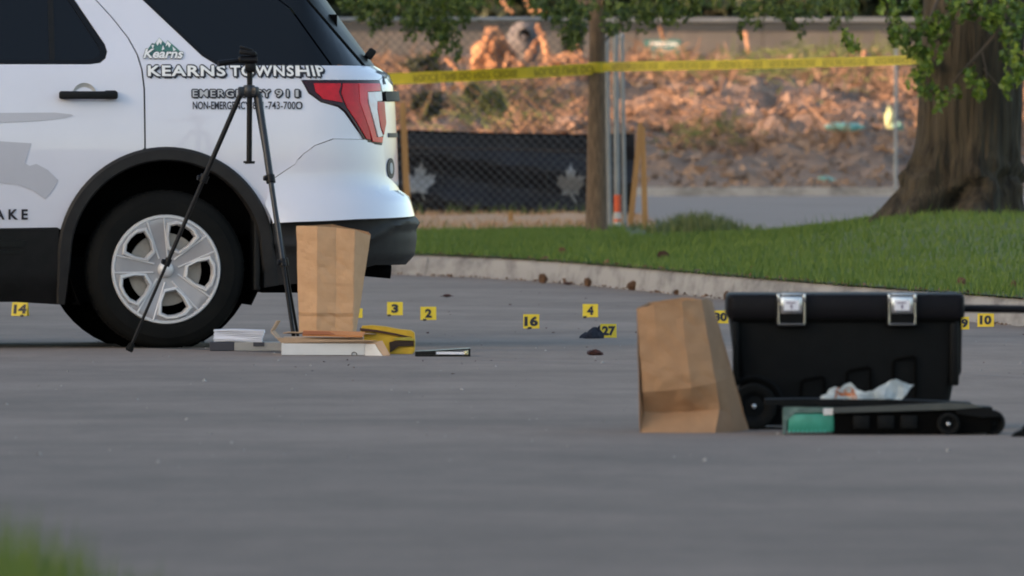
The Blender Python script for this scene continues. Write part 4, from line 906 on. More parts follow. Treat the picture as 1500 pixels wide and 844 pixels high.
# pine cones and leaves
def cone_mesh(m):
    mb = MB(); mb.lathe([(0.001, 0.0), (0.6, 0.1), (0.8, 0.5), (0.6, 1.0), (0.25, 1.4), (0.001, 1.55)], 12, 'z')
    for lv in range(8):
        zz = 0.1 + lv * 0.18; rr = 0.95 * math.sin(PI * (0.22 + 0.09 * lv)); 
        for j in range(9):
            a = 2 * PI * (j + 0.5 * (lv % 2)) / 9 + random.uniform(-0.15, 0.15); c, s_ = math.cos(a), math.sin(a); l_ = rr * random.uniform(0.95, 1.25)
            mb.add([(rr * 0.5 * c - 0.22 * s_, rr * 0.5 * s_ + 0.22 * c, zz), (rr * 0.5 * c + 0.22 * s_, rr * 0.5 * s_ - 0.22 * c, zz), (l_ * c + 0.16 * s_, l_ * s_ - 0.16 * c, zz - 0.12), (l_ * 1.06 * c, l_ * 1.06 * s_, zz - 0.02), (l_ * c - 0.16 * s_, l_ * s_ + 0.16 * c, zz - 0.12)], [(0, 1, 2, 3, 4)])
    me = bpy.data.meshes.new('pine_cone'); me.from_pydata(mb.v, [], mb.f); me.materials.append(M[m]); return me
cmA, cmB = cone_mesh('cone'), cone_mesh('cone_red')
def pinecone(px, py, wpx, label, me, z=0.0, Y=None, lying=True, squash=False):
    f = Fr(px, py) if Y is None else None
    Yv = f.Y if f else Y; sc = wpx / (F / Yv) / 2.1
    o = bpy.data.objects.new('pine_cone', me); col.objects.link(o); o.scale = (sc,) * 3
    o.location = (at(px, Yv), Yv, z + (sc * 0.85 if lying else 0.0)); o.rotation_euler = (R(random.uniform(70, 100)) if lying else 0.1, 0, R(random.uniform(0, 360)))
    if Y is None: o.location.y = min(Yv, kerb_y(o.location.x) - 0.09)
    if squash: o.scale = (sc * 1.0, sc * 1.15, sc * 0.62); o.rotation_euler = (0.1, 0.06, 0.6); o.location.z = z - 0.005
    tag(o, label, 'pine cone', 'fallen pine cones along the kerb')
pinecone(872, 520.5, 24, 'dark reddish flattened pine cone lying alone on the road below marker 27', cmB, squash=True)
pinecone(926, 424, 20, 'largest brown pine cone in the gutter against the kerb', cmA, lying=False)
pinecone(793, 415.5, 15, 'rusty pine cone in the gutter nearest to the SUV bumper', cmA)
pinecone(858, 420.5, 14, 'tan pine cone in the gutter between the two brown ones', cmA)
pinecone(986, 426.5, 8, 'tiny dark pine cone in the gutter right of the largest one', cmA)
pinecone(1056, 434, 14, 'round tan pine cone in the gutter above the leaning bag', cmA)
pinecone(1077, 429, 11, 'small upright dark pine cone behind the left corner of the chest lid', cmA, lying=False)
pinecone(1094, 431, 9, 'small greyish pine cone just behind the chest lid', cmA)
for px, py, wpx, lb_ in ((823, 374.5, 13, 'small brown pine cone on the grass edge above the kerb, left one'), (972, 383, 17, 'dark flattened pine cone on the grass edge in the middle of the kerb'), (1060, 391, 9, 'tiny reddish pine cone on the grass edge above the leaning bag'), (1100, 397, 9, 'tiny dark pine cone on the grass edge above the chest'), (1407, 421, 15, 'rust brown pine cone on the grass edge above the right end of the chest'), (1490, 425, 16, 'brown pine cone on the grass at the far right edge')):
    Yg = F * (1 - 0.15) / (py - HZ); pinecone(px, py, wpx, lb_, cmA if wpx != 17 else cmB, 0.148, Yg + 0.25)
def dryleaf(px, py, wpx, label, z=0.0):
    f = Fr(px, py); s = wpx / f.s / 2
    mb = MB(); n = 10; pts = []
    for i in range(n + 1):
        t = -1 + 2 * i / n; wdt = 1.0 * (1 - t * t); pts.append((t * s, -wdt * s * 0.8, 0.004 + 0.010 * wdt)); pts.append((t * s, 0, 0.010 * abs(t))); pts.append((t * s, wdt * s * 0.8, 0.004 + 0.016 * wdt))
    mb.add(pts, [(i * 3 + j, (i + 1) * 3 + j, (i + 1) * 3 + j + 1, i * 3 + j + 1) for i in range(n) for j in range(2)])
    o = mb.build('dry_leaf', 'cone_red' if z == 0 else 'cone', None, True, recalc=False); o.location = (f.loc[0], f.Y, z + 0.001); tag(o, label, 'leaf', 'dry leaves on the road')
dryleaf(655, 436, 19, 'flat reddish brown dry leaf on the road above marker 2')
dryleaf(620, 403.5, 13, 'curled brown leaf in the gutter just behind the SUV bumper')
dryleaf(832, 418, 18, 'greyish dry leaf in the gutter left of the tan pine cone')
# ------------------------------------------------------------------ ROLLING TOOL CHEST
xf = Fr(1240, 629)
chest = thing('tool_chest', 'large black rolling tool chest with two silver latches standing on the road', 'tool chest', xf.loc)
def X_(px): return xf.x(px)
def Z_(py): return xf.z(py)
D = 0.44
mb = MB(); bm = bmesh.new()
def loft(secs):
    """secs: list of (z, x0, x1, y0, y1, r)"""
    mbx = MB(); k = 0
    for z, a, b, c, d, r in secs:
        for cxx, cyy, a0 in ((b - r, c + r, -90), (b - r, d - r, 0), (a + r, d - r, 90), (a + r, c + r, 180)):
            for q in range(5): t = R(a0 + 90 * q / 4); mbx.v.append((cxx + r * math.cos(t), cyy + r * math.sin(t), z))
    n = 20
    mbx.f += [(i * n + j, i * n + (j + 1) % n, (i + 1) * n + (j + 1) % n, (i + 1) * n + j) for i in range(len(secs) - 1) for j in range(n)]
    mbx.f += [tuple(range(n))[::-1], tuple((len(secs) - 1) * n + j for j in range(n))]
    return mbx
loft([(Z_(624), X_(1092), X_(1385), 0.03, D - 0.03, 0.03), (Z_(600), X_(1086), X_(1390), 0.015, D - 0.015, 0.03), (Z_(550), X_(1080), X_(1399), 0.006, D, 0.03), (Z_(466), X_(1070), X_(1405), 0.0, D, 0.03)]).build('chest_body', 'chest', chest, True)
loft([(Z_(466), X_(1067), X_(1412), -0.012, D + 0.01, 0.02), (Z_(462), X_(1065), X_(1413), -0.016, D + 0.012, 0.022), (Z_(436), X_(1065), X_(1413), -0.016, D + 0.012, 0.022), (Z_(431.5), X_(1067), X_(1411), -0.008, D + 0.01, 0.022), (Z_(430), X_(1074), X_(1404), 0.02, D - 0.02, 0.03)]).build('lid', 'chest_lid', chest, True)
mb = MB(); mb.rbox((X_(1240), -0.004, Z_(468)), (0.76, 0.03, 0.012), 0.004); mb.build('lid_seam', 'black_soft', chest)
mb = MB(); mb.rbox((X_(1398), -0.004, Z_(519)), (0.030, 0.04, 0.21), 0.008); mb.build('corner_rib', 'chest', chest, True); mb = MB(); mb.rbox((X_(1078), -0.004, Z_(515)), (0.022, 0.04, 0.2), 0.008); mb.build('corner_rib', 'chest', chest, True)
mb = MB(); mb.prism([(X_(1402), Z_(560)), (X_(1409), Z_(545)), (X_(1410), Z_(462)), (X_(1400), Z_(462))], 0.05, D - 0.05); mb.build('end_grip', 'chest', chest)
for px in (1159, 1321):
    lr = MB(); lr.rbox((X_(px), -0.018, Z_(458)), (0.105, 0.02, 0.095), 0.006); o = lr.build('latch_mount', 'chest', chest, True)
    mb = MB(); mb.rbox((X_(px), -0.034, Z_(447)), (0.074, 0.010, 0.058), 0.004); mb.rbox((X_(px), -0.022, Z_(431.5)), (0.07, 0.028, 0.008), 0.003); mb.build('latch_plate', 'chrome', o, True)
    mb = MB()
    for sgn in (-1, 1): mb.rbox((X_(px) + sgn * 0.043, -0.034, Z_(436.5)), (0.009, 0.02, 0.028), 0.003); mb.tube([(X_(px) + sgn * 0.043, -0.034, Z_(442)), (X_(px) + sgn * 0.043, -0.036, Z_(475))], 0.0022, 6)
    mb.tube([(X_(px) - 0.044, -0.036, Z_(475)), (X_(px) + 0.044, -0.036, Z_(475))], 0.0038, 6); mb.build('latch_bail', 'chrome', o, True)
    mb = MB(); mb.box((X_(px), -0.0405, Z_(447)), (0.05, 0.002, 0.034)); mb.build('latch_label', 'paper', o)
    mb = MB(); mb.box((X_(px) - 0.002, -0.0425, Z_(443.5)), (0.030, 0.002, 0.004)); mb.box((X_(px), -0.0425, Z_(449)), (0.006, 0.002, 0.012)); mb.build('latch_print', mat('latch_ink', (0.18, 0.14, 0.24), 0.6), o)
for a, b in (((1173, 582), (1207, 552)), ((1240, 582), (1275, 538)), ((1308, 582), (1341, 522))):
    rb = MB(); (p, q), (r_, s_) = a, b
    rb.tube([(X_(p), -0.004, Z_(q)), (X_(p + 1), -0.008, Z_(s_ + 8)), (X_(p + 4), -0.008, Z_(s_ + 5)), (X_(r_ - 3), -0.008, Z_(s_)), (X_(r_), -0.008, Z_(s_ + 2)), (X_(r_), -0.004, Z_(q))], 0.0055, 6); rb.build('moulded_rib', 'black_soft', chest, True)
def small_wheel(parent, name, loc, r, wd, hub='chrome', hubr=0.16):
    e = bpy.data.objects.new(name, None); col.objects.link(e); e.parent = parent; e.location = loc
    a = MB(); a.lathe([(r * 0.62, 0.0), (r * 0.70, -0.004), (r * 0.92, -0.003), (r, 0.006), (r, wd - 0.006), (r * 0.92, wd), (r * 0.6, wd)], 40, 'y'); a.build('tyre', 'rubber', e, True)
    a = MB(); a.lathe([(0.0005, 0.010), (r * 0.25, 0.010), (r * 0.45, 0.012), (r * 0.52, 0.004), (r * 0.63, 0.0), (r * 0.63, wd), (0.0005, wd)], 36, 'y'); a.build('hub', 'chest', e, True)
    a = MB(); a.lathe([(0.0005, -0.004), (r * hubr * 0.7, -0.002), (r * hubr, 0.004), (r * hubr, 0.014)], 20, 'y'); a.build('axle_cap', hub, e, True)
    return e
small_wheel(chest, 'wheel', (X_(1104), -0.05, 0.077), 0.077, 0.05, 'chrome', 0.14)
small_wheel(chest, 'wheel', (X_(1104), D, 0.077), 0.077, 0.05)
mb = MB(); mb.lathe([(0.088, -0.01), (0.098, -0.014), (0.104, -0.008), (0.104, 0.02)], 40, 'y', (X_(1104), 0, 0.077)); mb.f = [f for f in mb.f if min(mb.v[i][2] for i in f) > 0.06]; mb.build('wheel_arch', 'chest', chest, True)
mb = MB(); mb.rbox((X_(1370), 0.22, 0.012), (0.06, 0.36, 0.022), 0.004); mb.build('foot_rail', 'chest', chest)
mb = MB()
for y in (0.07, 0.37): mb.tube([(X_(1398), y, Z_(453)), (X_(1540), y, Z_(455))], 0.0115, 10)
mb.rbox((X_(1552), 0.22, Z_(455)), (0.035, 0.36, 0.03), 0.008); hnd = mb.build('pull_handle', 'chest_lid', chest, True)
mb = MB(); mb.rbox((X_(1399), 0.07, Z_(453)), (0.05, 0.05, 0.03), 0.006); mb.build('handle_socket', 'chest', chest, True)
# ------------------------------------------------------------------ FOLDED CART in front of the chest
of = Fr(1300, 637.5)
cart = thing('folding_cart', 'low folded black cart with small wheels lying in front of the tool chest', 'cart', of.loc)
def O(px, py, y=0): a, b = of.p(px, py); return (a, y, b)
mb = MB(); mb.prism([of.p(*p) for p in ((1122, 594), (1122, 586), (1180, 585), (1310, 586), (1424, 591), (1424, 596), (1300, 594))], 0.06, 0.30); mb.build('deck', 'chest', cart)
mb = MB(); mb.prism([of.p(*p) for p in ((1222, 605), (1222, 597.5), (1300, 594.5), (1390, 590.5), (1424, 592), (1440, 597), (1400, 600), (1300, 603))], 0.012, 0.05); mb.build('side_rail', mat('rail_grey', (0.055, 0.062, 0.06), 0.55, (0.07, 0.075, 0.07), 20), cart)
mb = MB(); mb.prism([of.p(*p) for p in ((1223, 637), (1223, 606), (1380, 602), (1440, 600), (1452, 604), (1452, 634), (1380, 637))], 0.03, 0.34); mb.build('folded_frame', 'black_soft', cart)
for px in (1262, 1298, 1332):
    mb = MB(); mb.rbox(O(px, 619, 0.026), (0.055, 0.02, 0.045), 0.005); mb.build('frame_block', 'chest', cart, True)
small_wheel(cart, 'wheel', O(1389.5, 621.5, 0.0), 0.0375, 0.028, 'chrome', 0.22)
small_wheel(cart, 'wheel', O(1455, 620, 0.05), 0.042, 0.03, 'chest', 0.2)
mb = MB(); mb.prism([of.p(*p) for p in ((1400, 600), (1418, 595.5), (1454, 597), (1455, 605), (1462, 606), (1466, 611), (1440, 612), (1402, 606))], 0.02, 0.30); mb.build('hinge_bracket', 'chest', cart)
tbx = thing('glove_box', 'teal green box in clear plastic lying at the left end of the folded cart', 'box', Fr(1185, 637).loc); qf = Fr(1185, 637)
mb = MB(); mb.rbox((qf.x(1188), 0.05, qf.z(619.5)), (qf.x(1221) - qf.x(1152), 0.12, qf.z(606) - 0.006), 0.008); mb.build('box_body', 'teal', tbx, True)
mb = MB(); mb.prism([qf.p(*p) for p in ((1147, 636), (1147, 597), (1150, 596), (1222, 597), (1222, 604), (1165, 605), (1153, 615), (1151, 636))], -0.012, 0.13); mb.build('plastic_cover', mat('clear_cover', (0.16, 0.24, 0.22), 0.2, (0.07, 0.12, 0.11), 26), tbx)
mb = MB(); mb.box((qf.x(1213), -0.014, qf.z(603)), (0.032, 0.003, 0.022)); mb.build('white_label', 'carton_white', tbx)
mb = MB()
for k in range(9): mb.box((qf.x(1156 + k * 6.5), -0.0125, qf.z(632)), (0.006, 0.003, 0.008))
mb.build('printed_band', mat('teal_print', (0.10, 0.45, 0.38), 0.4), tbx)
# crumpled plastic bags on the cart
bgf = Fr(1270, 637.5)
def crumple(name, pts, y0, y1, m, parent=None):
    bm = fill2d(pts); gridcut(bm, 0.012, 0.012)
    top = bmesh.ops.extrude_face_region(bm, geom=bm.faces[:]); 
    for g in top['geom']:
        if isinstance(g, bmesh.types.BMVert): g.co.y = y1
    for v in bm.verts:
        if v.co.y != y1: v.co.y = y0
        n = mnoise.noise(v.co * 22); v.co.y += 0.02 * n; v.co.z = max(0.002, v.co.z + 0.006 * mnoise.noise(v.co * 37 + Vector((3, 1, 0))))
    bmesh.ops.recalc_face_normals(bm, faces=bm.faces[:])
    me = bpy.data.meshes.new(name); bm.to_mesh(me); bm.free(); return link(name, me, m, parent, True)
bz = bgf.z(587.5)
pb = thing('plastic_bag', 'crumpled pale plastic bag lying on top of the folded cart', 'plastic bag', (bgf.loc[0], bgf.Y + 0.1, bz))
def B(pts): return [(bgf.x(a), bgf.z(b) - bz) for a, b in pts]
crumple('bag_film', B([(1202, 587), (1204, 580), (1212, 577), (1216, 571), (1224, 567), (1232, 569), (1241, 562), (1247, 561), (1256, 569), (1268, 575), (1278, 575), (1290, 568), (1302, 559), (1314, 555.5), (1325, 560), (1334, 565), (1341, 565.5), (1336, 569), (1330, 577), (1322, 586), (1290, 587)]), 0.0, 0.07, 'bag_plastic', pb)
crumple('orange_content', B([(1224, 586.5), (1224, 572), (1229, 567.5), (1237, 571), (1241, 567), (1250, 570), (1255, 575), (1256, 586)]), -0.022, 0.0, 'orange', pb)
# black thing cut by the right frame edge
bf2 = Fr(1500, 640)
mb = MB(); mb.prism([bf2.p(*p) for p in ((1483, 640), (1488, 634), (1497, 630), (1504, 622), (1530, 620), (1540, 640))], 0, 0.12)
o = mb.build('black_case', 'chest', None); o.location = bf2.loc; tag(o, 'black case corner on the road at the right edge of the picture', 'case')
# ------------------------------------------------------------------ TREES
def leaf_quads(name, m, C, size, parent, droop=0.5, k=None):
    """C (n,3) leaf centres -> folded pointed leaves"""
    n = len(C); d = rng.normal(0, 1, (n, 3)); d[:, 2] -= droop; d /= np.linalg.norm(d, axis=1)[:, None]
    u = rng.normal(0, 1, (n, 3)); u -= (u * d).sum(1)[:, None] * d; u /= np.linalg.norm(u, axis=1)[:, None]
    L = size * rng.uniform(0.6, 1.3, n)[:, None]; W = L * 0.30
    nn = np.cross(d, u) * L * 0.12
    P = np.stack([C - d * L * 0.5, C - d * L * 0.12 + u * W + nn, C + d * L * 0.5, C - d * L * 0.12 - u * W + nn], 1)
    o = quads(name, m, P, parent); return kind(o, 'stuff')
def sprays(clumps, dens, Yj=0.5):
    """clumps: (px,py,rx,ry,Y) -> leaf centres in hanging sprays"""
    out = []
    for px, py, rx, ry, Y in clumps:
        s = F / Y; n = max(8, int(dens * rx * ry / 100))
        for _ in range(max(2, n // 9)):
            a = random.uniform(0, 2 * PI); r = math.sqrt(random.random()); bx = px + rx * r * math.cos(a); bz_ = py + ry * r * math.sin(a); yy = Y + random.uniform(-Yj, Yj)
            ln = random.uniform(6, 16)
            for _ in range(9):
                t = random.random(); out.append((at(bx + random.gauss(0, 2.8), yy), yy + random.gauss(0, 0.04), zt(bz_ + (t - 0.5) * ln * 1.6 + random.gauss(0, 1.5), yy)))
    return np.array(out)
def crown_above(cx_, cy_, cz_, rx, ry, rz_, n):
    v = rng.normal(0, 1, (n, 3)); v /= np.linalg.norm(v, axis=1)[:, None]; r = rng.uniform(0.45, 1, n)[:, None] ** 0.5
    f = np.array([0.72 + 0.28 * fbm(a * 2.2, b * 2.2, c * 2.2) for a, b, c in v])[:, None]
    return v * r * f * np.array([rx, ry, rz_]) + np.array([cx_, cy_, cz_])
# thin street tree in the lawn
TY = 108.0; gx_, gz_ = at(874, TY), lawn_z(at(874, TY), TY)
st = thing('street_tree', 'young street tree with a slim straight trunk in front of the black screen', 'tree', (gx_, TY, gz_))
mb = MB(); tr_pts = []
for py, px, wd in ((345, 873.5, 38), (338, 873.5, 33), (280, 874, 30.5), (200, 874, 27.5), (120, 874.5, 25), (60, 875, 23.5), (20, 875, 24), (-20, 874, 25), (-120, 872, 20), (-260, 876, 13), (-400, 872, 7)):
    tr_pts.append(((at(px, TY) - gx_, 0, zt(py, TY) - gz_), wd / (F / TY) / 2))
mb.tube([p for p, r in tr_pts], [r for p, r in tr_pts], 14); mb.build('trunk', 'bark_thin', st, True)
for a in ([(862, 12, 0), (835, -30, 0.3), (790, -110, 0.8)], [(884, 10, 0), (915, -40, -0.3), (960, -140, -0.8)], [(880, -60, 0), (900, -140, 0.6), (940, -300, 1.2)], [(868, -60, 0), (820, -150, -0.6), (760, -260, -1.2)], [(884, 62, 0), (902, 40, 0.05), (932, 8, 0.1), (950, -30, 0.2)]):
    thin = a[0][1] == 62
    mb = MB(); mb.tube([(at(px, TY) - gx_, dy, zt(py, TY) - gz_) for px, py, dy in a], [0.05, 0.035, 0.018][:len(a)] if not thin else [0.010, 0.008, 0.007, 0.005], 8); mb.build('branch', 'bark_thin' if not thin else 'twig', st, True)
cl = [(520, 4, 30, 10, 107), (540, 10, 26, 18, 107), (545, 34, 9, 16, 107), (560, 22, 16, 20, 107), (575, 6, 34, 14, 107.5), (606, 20, 22, 26, 107), (600, 46, 12, 16, 107), (625, 10, 34, 20, 107), (628, 42, 18, 22, 107), (645, 62, 14, 18, 107), (655, 44, 20, 20, 107), (662, 70, 9, 14, 107), (668, 84, 5, 8, 107), (650, 14, 34, 18, 107), (682, 8, 30, 14, 107), (690, 30, 12, 14, 107.2), (720, 2, 34, 6, 107.4), (790, 4, 18, 8, 107.2), (812, 8, 30, 16, 107), (830, 24, 24, 20, 107), (838, 46, 20, 18, 107), (838, 62, 14, 16, 107), (846, 36, 14, 30, 107), (806, 24, 12, 10, 107), (856, 8, 12, 16, 107),
      (892, 8, 16, 12, 106.8), (888, 40, 8, 12, 106.6), (905, 22, 20, 22, 107), (902, 46, 10, 12, 107), (930, 12, 26, 18, 107), (945, 26, 22, 16, 107), (965, 10, 28, 16, 107), (985, 22, 22, 16, 107), (1006, 10, 24, 14, 107), (1030, 6, 20, 8, 107), (1060, 4, 20, 7, 107), (1088, 12, 20, 18, 107), (1086, 38, 8, 12, 107), (1112, 14, 26, 16, 107), (1108, 38, 8, 10, 107), (1140, 10, 22, 14, 107), (1165, 14, 24, 16, 107), (1160, 34, 10, 10, 107), (1195, 10, 22, 14, 107), (1174, 50, 5, 12, 107), (1215, 8, 22, 14, 107), (1222, 28, 9, 14, 106.5), (1250, 8, 14, 14, 106), (1236, 4, 20, 7, 106)]
C = sprays(cl, 44)
top = np.concatenate([crown_above(at(873, TY), TY, 3.9, 2.3, 2.6, 1.3, 9000)])
top = top[top[:, 2] > zt(-6, TY)]
leaf_quads('crown', 'leaf', np.concatenate([C, top]) - np.array([gx_, TY, gz_]), 0.046, st)
# big old tree on the mound
BY = 95.0; bgx = at(1395, BY); bgz = lawn_z(bgx, BY) - 0.03
bt_ = thing('old_tree', 'massive old tree with thick furrowed trunk and flared roots on the grass mound', 'tree', (bgx, BY, bgz))
LEFT = [(336, 1284), (325, 1291), (312, 1303), (300, 1312), (285, 1322), (262, 1332), (235, 1338), (205, 1344), (150, 1347), (100, 1346), (50, 1350), (0, 1352), (-60, 1350), (-200, 1345), (-320, 1340)]
RIGHT = [(336, 1500), (325, 1497), (312, 1496), (300, 1495), (285, 1494), (262, 1494), (235, 1494), (205, 1495), (150, 1496), (100, 1497), (50, 1500), (0, 1504), (-60, 1510), (-200, 1520), (-320, 1530)]
s_ = F / BY; nA = 96; rows = []; mb = MB()
for (py, lx_), (_, rx_) in zip(LEFT, RIGHT):
    pass
pys = np.linspace(340, -320, 90); Lx = np.interp(-pys, [-p for p, _ in LEFT], [q for _, q in LEFT]); Rx = np.interp(-pys, [-p for p, _ in RIGHT], [q for _, q in RIGHT])
for k, py in enumerate(pys):
    c0 = (Lx[k] + Rx[k]) / 2; hw = (Rx[k] - Lx[k]) / 2 / s_; z = zt(py, BY) - bgz; low = sm(0.75, 0.0, z) if False else max(0.0, 1 - z / 0.75)
    for j in range(nA):
        a = 2 * PI * j / nA
        fur = 0.045 * (abs(math.sin(a * 13 + 1.1 * mnoise.noise((math.cos(a) * 2, math.sin(a) * 2, z * 0.8)) * 4)) - 0.5) + 0.035 * mnoise.noise((math.cos(a) * 3, math.sin(a) * 3, z * 1.1)) + 0.018 * mnoise.noise((math.cos(a) * 9, math.sin(a) * 9, z * 3))
        root = 0.16 * low ** 1.6 * (math.cos(5 * a + 0.6) + 0.4 * math.cos(9 * a)) * (0 if (abs(math.cos(a)) > 0.93) else 1)
        r = hw * (1 + fur) + root * 0.5
        for la, amp, wd_a in ((-168, 0.10, 16), (-128, 0.15, 13), (-62, 0.11, 14), (-28, 0.08, 12), (40, 0.12, 18), (120, 0.12, 18)):
            da = (math.degrees(a) - la + 180) % 360 - 180; r += amp * math.exp(-(da / wd_a) ** 2) * max(0, 1 - z / 0.62) ** 1.4 * (0.25 if abs(math.cos(a)) > 0.95 else 1)
        da = (math.degrees(a) + 96 + 180) % 360 - 180; r -= 0.16 * math.exp(-(da / 17) ** 2) * math.exp(-((z - 0.12 - 0.004 * da) / 0.085) ** 2)
        burl = 0.09 * math.exp(-((z - 0.30) / 0.12) ** 2) * mnoise.noise((a * 3, z * 9, 1.0))
        r += burl
        rows.append(((at(c0, BY) - bgx) + r * math.cos(a), r * math.sin(a) * 0.95, z))
mb.add(rows, [(i * nA + j, i * nA + (j + 1) % nA, (i + 1) * nA + (j + 1) % nA, (i + 1) * nA + j) for i in range(len(pys) - 1) for j in range(nA)]); mb.build('trunk', 'bark_big', bt_, True)
def bpt(px, py, dy): Yq = BY + dy; return (at(px, Yq) - bgx, dy, zt(py, Yq) - bgz)
for pts, r0 in (([(1480, 4, -0.75), (1466, 42, -0.8), (1440, 72, -0.85), (1418, 95, -0.85), (1395, 122, -0.85)], 0.016), ([(1438, 74, -0.85), (1444, 100, -0.86), (1446, 130, -0.86)], 0.008), ([(1430, -10, -0.8), (1408, 22, -0.85), (1388, 48, -0.88), (1362, 66, -0.9)], 0.014), ([(1375, -5, -0.7), (1362, 26, -0.75), (1345, 40, -0.8)], 0.012), ([(1440, 100, -0.86), (1462, 125, -0.86), (1482, 142, -0.8)], 0.005)):
    mb = MB(); mb.tube([bpt(*p) for p in pts], [r0 * (1 - 0.55 * i / (len(pts) - 1)) for i in range(len(pts))], 7); mb.build('branch', 'twig', bt_, True)
for pts in ([(1360, -180, 0), (1260, -330, -0.6), (1120, -460, -1.2)], [(1500, -190, 0), (1620, -340, 0.4), (1760, -480, 1.0)], [(1430, -220, 0.2), (1420, -420, 1.4), (1400, -600, 2.6)], [(1430, -220, -0.2), (1450, -420, -1.4), (1480, -560, -2.6)]):
    mb = MB(); mb.tube([bpt(*p) for p in pts], [0.30, 0.2, 0.08], 10); mb.build('limb', 'bark_big', bt_, True)
clb = [(1305, 62, 9, 14, 93.9), (1312, 48, 14, 10, 93.9), (1326, 56, 14, 12, 93.9), (1342, 44, 20, 14, 93.9), (1368, 34, 22, 14, 93.9), (1358, 52, 16, 10, 93.9), (1384, 42, 12, 12, 93.9), (1342, 66, 20, 12, 93.9), (1346, 82, 18, 12, 93.9), (1360, 92, 22, 12, 93.9), (1348, 104, 14, 10, 93.9), (1378, 66, 10, 8, 93.9), (1350, 122, 11, 10, 93.9), (1336, 116, 8, 8, 93.9), (1362, 130, 16, 8, 94), (1388, 138, 18, 10, 94), (1380, 152, 8, 8, 94), (1420, 112, 16, 10, 94), (1434, 128, 12, 12, 94), (1428, 140, 8, 6, 94), (1246, 64, 12, 7, 93.8), (1236, 56, 9, 5, 93.8), (1256, 72, 9, 6, 93.8), (1310, 16, 10, 14, 94), (1296, 6, 12, 8, 94),
       (1420, 14, 24, 16, 93.9), (1400, 16, 16, 14, 93.9), (1450, 12, 18, 12, 93.9), (1464, 26, 14, 16, 93.9), (1472, 6, 26, 10, 93.9), (1478, 44, 14, 14, 93.9), (1492, 24, 14, 20, 93.9), (1486, 64, 10, 12, 93.9), (1496, 46, 10, 10, 93.9), (1476, 86, 16, 8, 93.9), (1492, 92, 12, 12, 93.9), (1484, 112, 16, 10, 93.9), (1480, 128, 12, 8, 93.9), (1496, 104, 8, 10, 93.9), (1330, 6, 20, 8, 94), (1440, 36, 14, 8, 93.9)]
C2 = sprays(clb, 34, 0.25)
topb = crown_above(bgx, BY, 8.0, 5.5, 5.5, 3.2, 9000); topb = topb[topb[:, 2] > 3.2]
leaf_quads('crown', 'leaf_bright', C2 - np.array([bgx, BY, bgz]), 0.055, bt_)
leaf_quads('upper_crown', 'leaf', topb - np.array([bgx, BY, bgz]), 0.22, bt_)
# ------------------------------------------------------------------ POLICE TAPE
def tape(x0, x1, pyc0, pyc1, Ya, Yb, hpx, label, texts, sag):
    o_ = thing('police_tape', label, 'barrier tape', (at(x0, Ya), Ya, 0)); org = Vector((at(x0, Ya), Ya, 0))
    def P(u, v):
        Yv = Ya + (Yb - Ya) * u; px = x0 + (x1 - x0) * u; py = pyc0 + (pyc1 - pyc0) * u + sag * 4 * u * (1 - u)
        tw = 0.10 * math.sin(u * 9)
        c = Vector((at(px, Yv), Yv, zt(py, Yv))) - org; hh = hpx / (F / Yv)
        return c + Vector((0, (v - 0.5) * hh * tw, (v - 0.5) * hh))
    mb = MB(); n = 60; vs = [P(i / n, j) for i in range(n + 1) for j in (0, 1)]
    mb.add(vs, [(2 * i, 2 * i + 2, 2 * i + 3, 2 * i + 1) for i in range(n)]); mb.build('tape_strip', 'tape', o_, True, recalc=False)
    for a, b, txt, m_off in texts:
        f = lambda x, z: P((x - x0) / (x1 - x0), 0.18 + 0.62 * z) + Vector((0, -0.004, 0))
        lettering('tape_lettering', 'tape_ink', o_, txt, a, b, 0, 1, f, off=m_off, flip=True)
    return o_
TT = TY - 0.09
tape(540, 868, 117, 101, TT, TT, 16.5, 'yellow police line tape running from the SUV to the slim tree', [(606, 757, 'POLICE LINE DO NOT CROSS', 0.01), (783, 868, 'POLICE LINE DO', 0.01)], 1.0)
tape(882, 1350, 98, 87.5, TT, 94.55, 13.5, 'yellow police line tape stretched between the slim tree and the old tree', [(897 + 77 * k, 963 + 77 * k, 'POLICE LINE DO NOT CROSS', 0.015) for k in range(6)], 1.0)
wt = thing('tape_wrap', 'yellow police tape wrapped round the slim trunk', 'barrier tape', (gx_, TY, zt(99, TY)))
mb = MB(); mb.lathe([(0.0685, -0.040), (0.070, -0.02), (0.069, 0.0), (0.070, 0.02), (0.068, 0.040)], 24, 'z'); mb.build('tape_band', 'tape', wt, True)
